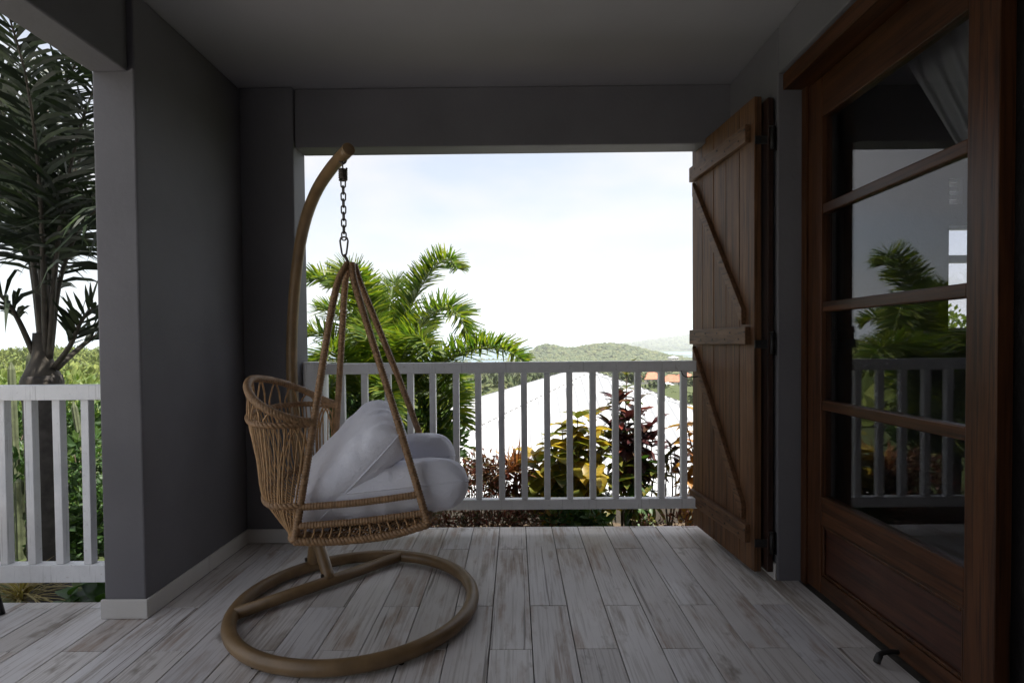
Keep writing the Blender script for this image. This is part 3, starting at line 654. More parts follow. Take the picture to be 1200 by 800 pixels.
for k in range(NL_):
    uc = -0.90 + 1.80*k/(NL_-1); d = 0.066
    def colm(du, inn=0.0):
        return [base(uc+du*0.8), ring3(uc+du) , ring2(uc+du)*0.5 + ring3(uc+du)*0.5, ring2(uc+du)]
    top = rim(uc); b_ = max(0.02, (top.z - ring2(uc).z)*0.93)
    up = Vector((top.x, top.y, ring2(uc).z)); r2 = ring2(uc)
    lft, rgt = ring2(uc-d), ring2(uc+d)
    t1 = lft.lerp(top, 0.55) + (lft-rgt)*0.12; t2 = rgt.lerp(top, 0.55) + (rgt-lft)*0.12
    tt = top - Vector((0, 0, 0.008))
    m = MB(); m.tube(spline(colm(-d) + [t1, tt, t2] + colm(d)[::-1], 64), 0.0036, 6); m.build('back_strand', M['rattan2'], CH, True)
    for du in (-0.022, 0.022):
        pth = [base(uc+du*0.5), ring3(uc+du), ring3(uc+du*1.2)*0.5+ring2(uc+du*1.2)*0.5, ring2(uc+du*1.1)]
        if abs(du) < 0.01: pth = pth[:-1] + [ring2(uc), (ring2(uc)+tt)*0.5]
        m = MB(); m.tube(spline(pth, 28), 0.0029, 5); m.build('back_strand', M['rattan2'], CH, True)
for side in (-1, 1):                                     # tall open loops next to the front of the arms
    for q in (0.0, 0.5):
        a, b = side*(0.995-q*0.06), side*(0.84-q*0.06)
        m = MB(); m.tube(spline([base(a), ring3(a), ring3(a).lerp(ring2(a), 0.6), ring2((a+b)/2)-Vector((0, 0, .012)), ring3(b).lerp(ring2(b), 0.6), ring3(b), base(b)], 40), 0.0036, 6); m.build('back_strand', M['rattan2'], CH, True)
def tube_at(path, z):
    for p, q in zip(path[:-1], path[1:]):
        if (p.z-z)*(q.z-z) <= 0: return p.lerp(q, (z-p.z)/(q.z-p.z+1e-9))
    return path[0]
low = {}
for side in (-1, 1):
    tr, tf = tube_path(side, False), tube_path(side, True); dz = 0.05*0.28*side
    for (za, zb_, nm) in ((0.502, 0.532, 'arm_bar'), (0.438, 0.468, 'seat_bar')):
        a, b = tube_at(tr, za+dz), tube_at(tf, zb_+dz); mid = (a+b)/2 + Vector((0, 0, -0.006)); p = spline([a, mid, b], 30)
        m = MB(); wrapped(m, p, 0.0138); m.build(nm, M['rattan'], CH, True)
        if nm == 'seat_bar': low[side] = p
    bot = spline([tr[0], (tr[0]*0.7+tf[0]*0.3)+Vector((0, 0, -0.018)), (tr[0]*0.3+tf[0]*0.7)+Vector((0, 0, -0.022)), tf[0]], 30)
    m = MB(); braid(m, bot, 0.013, 3, 0.04, 0.0085); m.build('seat_edge', M['rattan'], CH, True)
    m = MB()
    for k in range(2, 29, 2):
        m.tube([low[side][k], low[side][k].lerp(bot[k], 0.5)+fx*0.004, bot[k]], 0.0034, 6)
    m.build('side_strands', M['rattan2'], CH, True)
    low[(side, 'b')] = bot
m = MB(); wrapped(m, [tube_path(-1, True)[0], tube_path(1, True)[0]], 0.012); m.build('front_bar', M['rattan'], CH, True)
m = MB(); nb = low[(-1, 'b')]; fb = low[(1, 'b')]
def seat_pt(i, j):                                       # i 0..1 rear-front, j 0..1 near-far
    k = i*29; a = nb[min(29, int(k))].lerp(nb[min(29, int(k)+1)], k-int(k)); b = fb[min(29, int(k))].lerp(fb[min(29, int(k)+1)], k-int(k))
    return a.lerp(b, j) + Vector((0, 0, -0.02*math.sin(math.pi*j)))
for k in range(25):
    i = k/24
    for q in (-0.006, 0.006): m.tube([seat_pt(i, j/16)+Vector((q, 0, 0.004 if (j+k) % 2 else -0.004)) for j in range(17)], 0.0042, 5)
m.build('seat_weave', M['rattan'], CH, True)
m = MB()
for k in range(1, 16):
    j = k/16; m.tube([seat_pt(i/24, j)+Vector((0, 0, -0.004 if (i+k) % 2 else 0.004)) for i in range(25)], 0.0042, 5)
m.build('seat_weave', M['rattan2'], CH, True)
# chain, spring, carabiner
hx = so + PS(0.0, 0) - CO
def HP(x, y, z): return Vector((hx.x + x, hx.y + y, z))
m = MB(); m.tube(spline([HP(0, 0.010, 1.794), HP(0, 0.0, 1.802), HP(0, -0.010, 1.794), HP(0, -0.004, 1.785), HP(0, 0, 1.775)], 18), 0.0032, 6); m.build('hook', M['steel'], CH, True)
m = MB(); m.tube([HP(0.0145*math.cos(a), 0.0145*math.sin(a), 1.775-0.046*a/(6.283*5.5)) for a in [6.283*5.5*i/110 for i in range(111)]], 0.0042, 6); m.build('spring', M['steel'], CH, True)
def link_pts(z0, z1, w, ax):
    out = []; r = w/2
    for i in range(20):
        a = 6.283*i/20; x = r*math.cos(a); z = (z0+z1)/2 + math.copysign((z1-z0)/2-r, math.sin(a)) + r*math.sin(a)
        out.append(HP(x, 0, z) if ax == 0 else HP(0, x, z))
    return out
z = 1.732
for k in range(9):
    m = MB(); m.tube(link_pts(z-0.034, z, 0.018, k % 2), 0.0030, 6, True); m.build('chain_link', M['steel'], CH, True); z -= 0.0262
m = MB(); zc = z+0.006
m.tube([HP(w, 0, zc-d) for (w, d) in [(0, 0), (0.012, 0.004), (0.016, 0.016), (0.013, 0.04), (0.009, 0.066), (0.004, 0.078), (-0.004, 0.078), (-0.009, 0.066), (-0.013, 0.04), (-0.016, 0.016), (-0.012, 0.004)]], 0.0038, 6, True)
m.build('carabiner', M['steel'], CH, True)
ap = Q(-0.068, 0, 1.398)
m = MB(); m.tube([HP(0, 0, zc-0.07), HP(0, 0, zc-0.085).lerp(ap, 0.5), ap-Vector((0, 0, 0.004))], 0.006, 8); m.tube([ap+Vector((-0.022, 0, -0.006)), ap+Vector((0.02, 0, -0.006))], 0.010, 8); m.build('top_joint', M['steel'], CH, True)

# ------------------------------------------------------------------ cushions
def cushion(name, label, c, ax_l, ax_w, L, W, T, seed, pinch=0.12, round_=4.6, sag=0.0, seam=True):
    ax_l = Vector(ax_l).normalized(); ax_w = Vector(ax_w); ax_w = (ax_w - ax_l*ax_w.dot(ax_l)).normalized(); nz = ax_l.cross(ax_w)
    if nz.z < 0: nz = -nz
    n = 44; V = []; Fc = []
    def surf(s, sgn):
        for i in range(n+1):
            for j in range(n+1):
                u, v = math.sin((2*i/n-1)*math.pi/2), math.sin((2*j/n-1)*math.pi/2)
                k = 1 - pinch*(u*u*(1-v*v)*0 + (1-abs(u))*abs(v)**3*0) 
                eu = u*(1 - pinch*(1-v*v)*0.0 - 0.08*abs(v)**4*abs(u)**2); ev = v*(1 - 0.08*abs(u)**4*abs(v)**2)
                prof_ = (max(0, 1-abs(u)**round_)*max(0, 1-abs(v)**round_))**0.5
                e = 1-prof_
                wr = noise.noise(Vector((u*2.0+seed, v*2.2, sgn*3.1)))*0.06 + noise.noise(Vector((u*5+seed, v*5.5, sgn*1.7)))*0.03
                wr += 0.55*e*prof_*(math.sin(15*u+seed*2+3*noise.noise(Vector((u*3, v*3, seed))))*abs(v)**2 + math.sin(16*v+seed+3*noise.noise(Vector((u*3, v*3, seed+5))))*abs(u)**2)
                t = sgn*T/2*prof_*(1+wr)
                p = Vector(c) + ax_l*eu*L/2 + ax_w*ev*W/2 + nz*(t - sag*(u*u))
                V.append(p)
    surf(0, 1); surf(0, -1); b0 = (n+1)**2
    for i in range(n):
        for j in range(n):
            a = i*(n+1)+j; Fc.append((a, a+n+1, a+n+2, a+1)); Fc.append((b0+a, b0+a+1, b0+a+n+2, b0+a+n+1))
    me = np_mesh(name, [tuple(p-Vector(c)) for p in V], Fc, True)
    bm = bmesh.new(); bm.from_mesh(me); bmesh.ops.remove_doubles(bm, verts=bm.verts, dist=1e-5); bmesh.ops.recalc_face_normals(bm, faces=bm.faces); bm.to_mesh(me); bm.free()
    me.polygons.foreach_set('use_smooth', [True]*len(me.polygons))
    o = link(name, me, M['cloth'], None, c); tag(o, label, 'cushion', 'white cushions on the swing chair')
    if seam:
        ed = []
        for (i0, j0, di, dj) in ((0, 0, 1, 0), (n, 0, 0, 1), (n, n, -1, 0), (0, n, 0, -1)):
            for q in range(n): ed.append(V[(i0+di*q)*(n+1)+(j0+dj*q)] - Vector(c))
        m = MB(); m.tube(ed, 0.0028, 6, True); m.build('seam', M['cloth'], o, True)
    return o
cx = lambda f, l, z: tuple(CO + fx*f + lx*l + Vector((0, 0, z)))
uz = Vector((0, 0, 1))
cushion('seat_cushion', 'white seat cushion on the near side, bulging over the chair front', cx(0.115, -0.055, 0.487), fx + Vector((0, 0, 0.075)), lx - uz*0.26, 0.57, 0.345, 0.215, 1.3)
cushion('seat_cushion', 'white seat cushion on the far side, behind the bulging one', cx(0.075, 0.215, 0.545), fx + Vector((0, 0, 0.06)), lx - uz*0.2, 0.54, 0.34, 0.225, 4.2)
pl = Vector((0.30, 0.02, 0.31)).normalized(); pn = Vector((-0.72, 0, 0.69))
cushion('back_pillow', 'plump white pillow leaning diagonally against the woven chair back', cx(-0.072, -0.04, 0.595), pl, lx + pn*0.36, 0.53, 0.38, 0.21, 8.1)

# ------------------------------------------------------------------ neighbour house with white hip roof
NB = empty('neighbour_house', 'neighbouring house below the veranda under a broad white metal hip roof', 'house', (1.7, 13, -3.7))
o0 = NB.location; ax_, ay0, ay1, hz = 1.7, 12.0, 14.0, 0.395; hw = 4.5; ez = hz - 0.36*hw
cor = [Vector((ax_-hw, ay0-hw, ez)), Vector((ax_+hw, ay0-hw, ez)), Vector((ax_+hw, ay1+hw, ez)), Vector((ax_-hw, ay1+hw, ez))]
r0, r1 = Vector((ax_, ay0, hz)), Vector((ax_, ay1, hz))
def slope(P4):                                            # eave a, eave b, top b, top a: ribbed sheet
    a, b, tb, ta = [p - o0 for p in P4]; m = MB(); L = (b-a).length; nrm = (b-a).cross(ta-a).normalized()
    if nrm.z < 0: nrm = -nrm
    m.add([a, b, tb, ta] if (tb-ta).length > 1e-4 else [a, b, tb], [(0, 1, 2, 3)] if (tb-ta).length > 1e-4 else [(0, 1, 2)])
    ed = (b-a)/L; n = int(L/0.19); up = (ta-a) - ed*(ta-a).dot(ed); H = up.length; up.normalize()
    s0, s1 = (ta-a).dot(ed), (tb-a).dot(ed)
    for k in range(1, n):
        s = L*k/n; h = H*min(1, s/max(s0, 1e-6), (L-s)/max(L-s1, 1e-6)); w = 0.032
        if h < 0.1: continue
        p0, p1 = a+ed*s, a+ed*s+up*h
        m.add([p0-ed*w, p0+nrm*0.04, p0+ed*w, p1-ed*w, p1+nrm*0.04, p1+ed*w], [(0, 1, 4, 3), (1, 2, 5, 4), (0, 2, 1)])
    return m.build('roof_slope', M['roofw'], NB)
slope((cor[0], cor[1], r0, r0)); slope((cor[1], cor[2], r1, r0)); slope((cor[2], cor[3], r1, r1)); slope((cor[3], cor[0], r0, r1))
for a, b in ((cor[0], r0), (cor[1], r0), (cor[2], r1), (cor[3], r1), (r0, r1)):
    m = MB(); m.tube([a-o0+Vector((0, 0, .006)), b-o0+Vector((0, 0, .006))], 0.045, 6); m.build('hip_cap', M['roofw'], NB)
    n = int((b-a).length/0.14); s_ = MB(); d = (b-a).normalized()
    for k in range(n):
        p = a.lerp(b, (k+0.5)/n) - o0 + Vector((0, 0, 0.05)); s_.tube([p, p+d*0.07], 0.016, 5)
    tag(s_.build('screws', M['screw'], NB), kind='stuff')
m = MB(); m.box(-hw+0.5, hw-0.5, ay0-hw+0.5-13, ay1+hw-0.5-13, -0.2, ez-o0.z-0.05); m.build('wall', M['housewall'], NB)
for x in (-2.8, -0.4, 2.2):
    m = MB(); m.box(x, x+1.1, ay0-hw+0.46-13, ay0-hw+0.499-13, 0.9, 2.0); w = m.build('window', M['white'], NB); m = MB(); m.box(x+.06, x+1.04, ay0-hw+0.45-13, ay0-hw+0.4585-13, 0.96, 1.94); m.build('pane', M['dark'], w)

# ------------------------------------------------------------------ far houses
def far_house(label, px, py, Y, w, d, h, rh, rot, roof, group):
    c = at(px, py, Y); c.z -= h + rh*0.45; e = empty('far_house', label, 'house', c, group); e.rotation_euler.z = rot
    m = MB(); m.box(-w/2, w/2, -d/2, d/2, -4, h); m.build('wall', M['housewall'], e)
    a = w/2+0.5; b = d/2+0.5; t = max(0.0, w/2-d/2)
    m = MB(); m.add([(-a, -b, h), (a, -b, h), (a, b, h), (-a, b, h), (-t, 0, h+rh), (t, 0, h+rh)], [(0, 1, 5, 4), (1, 2, 5), (2, 3, 4, 5), (3, 0, 4), (3, 2, 1, 0)]); m.build('roof', roof, e)
    for k in range(3):
        x = -w/2 + w*(k+0.5)/3; m = MB(); m.box(x-0.6, x+0.6, -d/2-0.06, -d/2-0.002, h*0.3, h*0.78); m.build('window', M['dark'], e)
far_house('orange-red roofed house just right of the burgundy shrub tip', 764, 440, 200, 8.5, 6, 1.5, 2.3, 0.2, M['redroof'], 'houses on the slope below')
far_house('orange-red roofed house above the pale grey roof, near the shutter', 787, 443, 190, 8, 6, 1.5, 2.2, -0.25, M['redroof'], 'houses on the slope below')
far_house('small red roofed house half hidden at the shutter edge', 803, 440, 215, 8, 6.5, 1.5, 2.2, 0.1, M['redroof'], 'houses on the slope below')
far_house('pale blue grey roofed house below the red roofs', 780, 453, 120, 6.5, 5, 2.0, 1.8, 0.5, M['greyroof'], 'houses on the slope below')
far_house('little white house on the hazy low ground left of the far right hill', 789, 418, 480, 7, 6, 2.4, 1.6, 0.3, M['greyroof'], 'houses on the slope below')

# ------------------------------------------------------------------ leafy trees
def tree(name, label, base, h, blobs, n, size, mat=M['shrub'], cat='tree', group=None, tr=0.06, aspect=0.5):
    e = empty(name, label, cat, base, group); b0 = Vector(base)
    m = MB(); top = Vector((0, 0, h*0.55)); m.tube(spline([(0, 0, -0.3), (0.03*h, 0, h*0.25), top], 8), [tr*(1-0.5*i/7) for i in range(8)], 8)
    for b in blobs[:6]: m.tube(spline([Vector((0, 0, h*0.3)), (Vector(b[:3])-b0)*0.55+Vector((0, 0, h*0.08)), Vector(b[:3])-b0], 6), [tr*0.5*(1-0.12*i) for i in range(6)], 6)
    m.build('trunk', M['stem'], e, True)
    v_, f_ = leaf_cloud([(b[0]-b0.x, b[1]-b0.y, b[2]-b0.z, *b[3:]) for b in blobs], n, size, 0.2, aspect)
    link('crown', np_mesh('crown', v_, f_), mat, e); return e
def blobset(cx_, cy_, cz_, r, n, s):
    out = []
    for k in range(n):
        a = random.uniform(0, 6.28); q = random.random()**0.5; out.append((cx_+r*q*math.cos(a), cy_+r*q*math.sin(a), cz_+random.uniform(-0.5, 0.6)*r*0.8, s*random.uniform(.6, 1.1), s*random.uniform(.6, 1.1), s*random.uniform(.45, .8)))
    return out
# tree seen through the room window, and trees round the far houses
z0 = gz(9.2, 11.0); tree('garden_tree', 'bright green tree seen through the small room window', (9.2, 11.0, z0), 4.6, blobset(9.2, 11.0, 0.75, 1.7, 12, 0.85), 3600, 0.16, M['lime'])
tl = ['behind the burgundy shrub tip','right of the burgundy shrub tip','between the red roofs and the grey roof','right of the pale grey roof','lowest, by the shutter edge','above the first red roof','above the second red roof','in front of the last red roof, at the shutter','farthest left above the white roof edge','farthest away, above the first red roof']
spots = [(742, 446, 62), (752, 462, 55), (772, 456, 70), (799, 463, 60), (812, 470, 50), (775, 433, 270), (797, 434, 260), (812, 452, 85), (735, 440, 90), (757, 434, 280)]
for (px, py, Y), tx in zip(spots, tl):
    c = at(px, py, Y); g = gz(c.x, c.y); r = Y*0.018
    tree('slope_tree', 'dense green tree on the slope ' + tx, (c.x, c.y, min(g, c.z-0.5)), max(1.0, c.z-g), blobset(c.x, c.y, c.z, r, 9, r*0.55), 500, Y*0.006, M['scrub'], 'tree', 'trees among the far houses', Y*0.002, 0.7)

# ------------------------------------------------------------------ palms
def frond(parent, path, L0, width, spacing, mat, droop=0.35, plume=0.5, rr=0.011, start=0.18, fold=0.25, sweep=0.55, tip=0.35, blunt=0.04, jit=0.08):
    org = parent.location; pts = resample(spline(path, 60), 0.012); n = len(pts); Ltot = 0.012*n
    T = [(pts[min(i+1, n-1)] - pts[max(i-1, 0)]).normalized() for i in range(n)]
    V = []; Fc = []
    step = spacing/0.012; i = n*start; k = 0
    while i < n-1:
        ii = int(i); q = ii/n; t = T[ii]; p = pts[ii]
        side0 = t.cross(Vector((0, 0, 1)))
        if side0.length < 0.2: side0 = t.cross(Vector((0, -1, 0.3)))
        side0.normalize(); up0 = side0.cross(t).normalized()
        prof_ = min(1, (q-start)/0.16+0.45)*(1-(1-tip)*max(0, (q-0.45)/0.55)**1.6)*(1-max(0, (q-0.9)/0.1)*0.4)
        for sd_ in (-1, 1):
            ang = random.gauss(0.25, plume) if not isinstance(plume, tuple) else random.uniform(*plume); s_ = side0*sd_*math.cos(ang) + up0*math.sin(ang)
            dirv = (s_*math.cos(sweep) + t*math.sin(sweep) + Vector((random.gauss(0, jit), random.gauss(0, jit), random.gauss(0, jit)))).normalized()
            L = L0*prof_*random.uniform(0.82, 1.1); W = width*random.uniform(0.8, 1.15)
            wv = dirv.cross(s_.cross(dirv) + up0*0.01 + t*0.6).normalized(); wv = t - dirv*t.dot(dirv); wv = (wv.normalized() + up0*random.gauss(0, .35)).normalized()
            b = len(V)
            for j, (a, ww) in enumerate(((0, 0.35), (0.3, 1.0), (0.65, 0.8), (1.0, blunt))):
                c_ = p + dirv*L*a - Vector((0, 0, 1))*droop*L*a*a; V.append(c_ - wv*W*ww*0.5); V.append(c_ + wv*W*ww*0.5)
            for j in range(3): Fc.append((b+2*j, b+2*j+1, b+2*j+3, b+2*j+2))
        i += step*random.uniform(0.8, 1.2); k += 1
    me = np_mesh('frond', [tuple(v-org) for v in V], Fc); o = link('frond', me, mat, parent)
    m = MB(); m.tube([p-org for p in pts[::3]], [rr*(1-0.8*j/len(pts[::3])) for j in range(len(pts[::3]))], 6); m.build('rachis', M['petiole'] if mat is M['palm'] else M['shaft'], o, True)
    return o
def pp(*a): return [at(x, y, Y) for x, y, Y in a]
PC = Vector((at(445, 480, 4.7).x, 4.7, -0.4))
PM = empty('foxtail_palm', 'bright green feathery palm with bushy fronds behind the front railing', 'palm', PC)
m = MB(); top = at(445, 480, 4.7) - PC
m.tube(spline([(0.02, 0, -0.4), (0, 0.01, top.z*0.5), top], 12), [0.075-0.002*i for i in range(12)], 10); m.build('trunk', M['bark'], PM, True)
m = MB(); m.tube(spline([top, top+Vector((0.01, 0, 0.12)), top+Vector((0.02, 0, 0.26))], 8), [0.05-0.003*i for i in range(8)], 10); m.build('crownshaft', M['petiole'], PM, True)
FR = [((448, 470, 4.7), (466, 405, 4.75), (486, 350, 4.75), (507, 316, 4.7), (526, 304, 4.62), (537, 316, 4.55)),
      ((455, 470, 4.7), (474, 418, 4.6), (497, 378, 4.5), (520, 361, 4.4), (538, 370, 4.32), (549, 398, 4.28)),
      ((460, 480, 4.65), (494, 442, 4.4), (530, 418, 4.2), (565, 408, 4.05), (594, 411, 3.95), (614, 424, 3.9)),
      ((440, 470, 4.7), (424, 405, 4.75), (404, 352, 4.75), (384, 330, 4.7), (362, 328, 4.65), (342, 342, 4.6)),
      ((442, 470, 4.7), (436, 400, 4.6), (428, 350, 4.5), (418, 325, 4.35), (404, 318, 4.2), (390, 335, 4.1)),
      ((446, 470, 4.7), (452, 400, 4.9), (458, 350, 5.1), (462, 332, 5.3), (470, 330, 5.5)),
      ((440, 480, 4.7), (415, 430, 4.65), (388, 398, 4.6), (362, 392, 4.5), (340, 410, 4.45)),
      ((445, 480, 4.7), (440, 425, 4.5), (436, 392, 4.25), (432, 385, 4.0), (428, 400, 3.8)),
      ((450, 480, 4.7), (466, 432, 4.45), (480, 402, 4.2), (492, 396, 4.0), (504, 412, 3.85)),
      ((455, 485, 4.7), (486, 462, 4.5), (510, 458, 4.3), (530, 472, 4.15), (541, 500, 4.05)),
      ((440, 485, 4.7), (412, 460, 4.5), (392, 452, 4.3), (376, 465, 4.15), (366, 490, 4.05)),
      ((446, 485, 4.7), (448, 458, 4.4), (452, 450, 4.1), (457, 460, 3.9), (460, 490, 3.75)),
      ((444, 480, 4.7), (430, 435, 4.8), (410, 385, 4.9), (392, 365, 5.0), (372, 362, 5.1)),
      ((446, 475, 4.8), (446, 420, 4.95), (440, 372, 5.05), (430, 345, 5.1), (418, 338, 5.2)), ((448, 475, 4.8), (460, 425, 5.0), (474, 392, 5.2), (490, 378, 5.3), (508, 384, 5.4)),
      ((442, 480, 4.6), (420, 446, 4.3), (402, 420, 4.1), (386, 412, 4.0), (368, 425, 3.95)), ((452, 485, 4.65), (474, 452, 4.55), (500, 436, 4.45), (524, 438, 4.4), (548, 458, 4.35)),
      ((448, 490, 4.6), (470, 480, 4.4), (492, 484, 4.25), (508, 502, 4.15), (516, 530, 4.1)), ((440, 490, 4.6), (424, 478, 4.4), (408, 482, 4.25), (396, 500, 4.15), (390, 525, 4.1))]
for k, f in enumerate(FR): frond(PM, pp(*f), 0.24, 0.0150, 0.0043, M['palm'], 0.14, (-0.3, 1.25), 0.012, 0.15, sweep=0.52, tip=0.6, blunt=0.4)

# tall palm on the left, leaves coloured dark as if backlit
LP = Vector((at(56, 690, 3.3).x, 3.3, -0.55))
DP = empty('tall_palm', 'tall dark palm with ringed grey trunk left of the pillar', 'palm', LP)
zt = at(56, 440, 3.3).z - LP.z
P_ = []; Rr = []
nseg = 80
for i in range(nseg+1):
    q = i/nseg; z = zt*q; base_r = 0.145-0.045*min(1, q/0.16)**0.7
    P_.append(Vector((0.012*math.sin(q*3), 0, z))); Rr.append(base_r + (0.004 if i % 6 == 0 else 0) + 0.002*noise.noise(Vector((q*20, 0, 0))))
m = MB(); m.tube(P_, Rr, 18); m.build('trunk', M['bark'], DP, True)
m = MB(); m.tube([Vector((0, 0, zt-0.12)), Vector((0, 0, zt-0.03)), Vector((0, 0, zt+0.05)), Vector((0.0, 0, zt+0.11)), Vector((0, 0, zt+0.26))], [0.103, 0.106, 0.074, 0.05, 0.04], 14); m.build('leaf_base', M['shaft'], DP, True)
DF_ = [((50, 420, 3.3), (42, 330, 3.25), (30, 262, 3.2), (14, 180, 3.1), (-8, 95, 2.95), (-45, 40, 2.8)),
       ((53, 420, 3.3), (52, 320, 3.3), (54, 225, 3.3), (66, 130, 3.25), (92, 70, 3.15), (130, 40, 3.0)),
       ((58, 420, 3.3), (64, 325, 3.35), (76, 240, 3.4), (100, 175, 3.5), (135, 150, 3.6), (175, 165, 3.7)),
       ((44, 425, 3.3), (20, 372, 3.2), (0, 345, 3.1), (-40, 310, 3.0), (-95, 300, 2.9)),
       ((66, 432, 3.3), (88, 412, 3.4), (112, 394, 3.5), (150, 380, 3.6), (190, 400, 3.7)),
       ((50, 420, 3.3), (38, 320, 3.4), (22, 245, 3.5), (-2, 205, 3.6), (-40, 200, 3.7)),
       ((54, 420, 3.3), (50, 300, 3.15), (44, 190, 2.95), (30, 90, 2.75), (8, 10, 2.55)),
       ((56, 420, 3.3), (60, 300, 3.45), (62, 190, 3.6), (52, 110, 3.8), (30, 60, 4.0)),
       ((57, 420, 3.3), (66, 300, 3.2), (82, 200, 3.1), (104, 120, 3.0), (128, 85, 2.9)),
       ((55, 420, 3.3), (58, 310, 3.5), (70, 220, 3.7), (90, 165, 3.9), (118, 150, 4.1)),
       ((52, 420, 3.3), (46, 300, 3.35), (30, 185, 3.4), (18, 130, 3.4), (-5, 100, 3.4)),
       ((64, 430, 3.3), (82, 405, 3.25), (98, 372, 3.2), (118, 360, 3.15), (140, 380, 3.1)),
       ((58, 420, 3.3), (70, 330, 3.3), (92, 270, 3.25), (118, 245, 3.2), (150, 255, 3.1))]
for k, f in enumerate(DF_):
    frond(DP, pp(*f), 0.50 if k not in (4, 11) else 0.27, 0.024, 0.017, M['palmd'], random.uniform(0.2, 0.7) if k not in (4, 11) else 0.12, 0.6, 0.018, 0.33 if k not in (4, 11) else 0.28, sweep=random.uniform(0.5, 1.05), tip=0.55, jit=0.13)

# ------------------------------------------------------------------ bed, garden wall and foundation
w = MB(); w.box(-2.2, 2.6, 4.42, 4.56, -1.2, -0.225); tag(w.build('garden_wall', M['concrete'], None, False, 0.01), 'low bare concrete garden wall behind the flower bed plants', 'wall')
bed = MB(); nx = 40
for i in range(nx+1):
    for j in range(13):
        x = -2.1 + 4.6*i/nx; y = 3.17 + 1.24*j/12; bed.v.append((x, y, -0.40 + 0.03*noise.noise(Vector((x*4, y*4, 0)))))
for i in range(nx):
    for j in range(12): a = i*13+j; bed.f.append((a, a+13, a+14, a+1))
tag(bed.build('flower_bed', M['soil'], None, True), kind='structure')

# ------------------------------------------------------------------ crotons and other garden plants
def leaf_mesh(L, W, curl, fold, nm='leaf'):
    V = []; Fc = []; n = 6
    for i in range(n+1):
        q = i/n; w = W*0.5*(math.sin(math.pi*min(1, q*0.93+0.05))**0.75)*(1.0 if q < 0.98 else 0.2); y = L*q; z = -curl*L*q*q
        V += [(-w, y, z+fold*w), (0, y, z), (w, y, z+fold*w)]
    for i in range(n):
        for k in range(2): a = i*3+k; Fc.append((a, a+1, a+4, a+3))
    return np_mesh(nm, V, Fc, True)
def croton(name, label, base, tips, per, mats, L, W, down=0.55, cat='shrub', group=None, spread=0.6, up_=1.0):
    e = empty(name, label, cat, base, group); b0 = Vector(base)
    vars_ = {}
    for mt in set(mats): vars_[mt] = [leaf_mesh(L*s, W*s*q, c_, f) for s, q, c_, f in ((1, 1, .35, .45), (0.8, 1.1, .55, .3), (1.12, .9, .3, .5), (0.65, 1.0, .4, .4))]
    for mt, ms in vars_.items():
        for q in ms: q.materials.append(M[mt])
    m = MB()
    for ti, tip in enumerate(tips):
        t = Vector(tip) - b0; mid = t*0.5 + Vector((random.gauss(0, .03), random.gauss(0, .03), -0.02)); sp = spline([Vector((random.gauss(0, .02), random.gauss(0, .02), -0.05)), mid, t], 14)
        m.tube(sp, [0.009-0.0004*i for i in range(14)], 6)
        mt = mats[ti % len(mats)]
        for k in range(per):
            q = k/per; a = k*2.4 + random.gauss(0, .3); el = up_ - (up_+down)*q + random.gauss(0, .2)
            d = Vector((math.cos(a)*math.cos(el), math.sin(a)*math.cos(el), math.sin(el)))
            pos = sp[13 - int(q*spread*13)]; side = d.cross(Vector((0, 0, 1))).normalized(); up = side.cross(d).normalized()
            rot = Matrix((side, d, up)).transposed().to_4x4()
            o = link('leaf', random.choice(vars_[mt]), None, e); o.matrix_local = Matrix.Translation(pos) @ rot
    m.build('stem', M['stem'], e, True); return e
croton('croton_bush', 'yellow and green croton bush with broad mottled leaves behind the railing', (0.40, 3.9, -0.40),
       [(0.13, 3.9, 0.26), (0.23, 3.85, 0.40), (0.33, 3.95, 0.47), (0.44, 3.88, 0.53), (0.55, 4.0, 0.50), (0.62, 3.9, 0.32), (0.36, 3.76, 0.20), (0.50, 3.78, 0.13), (0.68, 3.88, 0.05), (0.20, 3.8, 0.08), (0.36, 3.8, -0.02), (0.58, 3.75, -0.06), (0.46, 3.9, 0.37), (0.28, 3.78, 0.28), (0.52, 3.92, 0.42), (0.16, 3.84, 0.17), (0.40, 3.84, 0.42)],
       17, ['crot_y', 'crot_y', 'crot_y', 'crot_g', 'crot_y'], 0.17, 0.115, 0.95, spread=0.5, up_=0.6)
croton('croton_bush', 'tall burgundy croton with green topmost leaves, right of the yellow one', (0.86, 4.12, -0.40),
       [(0.83, 4.08, 0.82), (0.73, 4.02, 0.64), (0.94, 4.1, 0.52), (0.70, 4.02, 0.44), (0.82, 3.98, 0.50), (0.95, 4.02, 0.40), (1.02, 4.08, 0.34), (0.68, 4.0, 0.36), (0.80, 4.0, 0.36), (0.90, 4.05, 0.62), (0.78, 4.1, 0.60), (1.00, 4.0, 0.46), (0.88, 3.98, 0.33)],
       22, ['crot_g', 'crot_b', 'crot_b', 'crot_b', 'crot_b', 'crot_b', 'crot_b'], 0.15, 0.066, 0.75, spread=0.4, up_=0.85)
croton('croton_bush', 'low dark green croton under the burgundy one', (0.84, 3.95, -0.40), [(0.76, 3.95, 0.16), (0.92, 3.98, 0.18), (1.0, 3.95, 0.12), (0.84, 3.9, 0.08)], 20, ['crot_g', 'shrub'], 0.15, 0.06, 0.9, up_=0.6)
croton('croton_bush', 'small dark croton on a thin bare stem left of the shutter', (1.11, 4.0, -0.40), [(1.13, 4.0, 0.30), (1.17, 4.02, 0.26), (1.10, 3.98, 0.22)], 12, ['crot_b', 'crot_b', 'crot_g'], 0.11, 0.035, 0.6, spread=0.2)
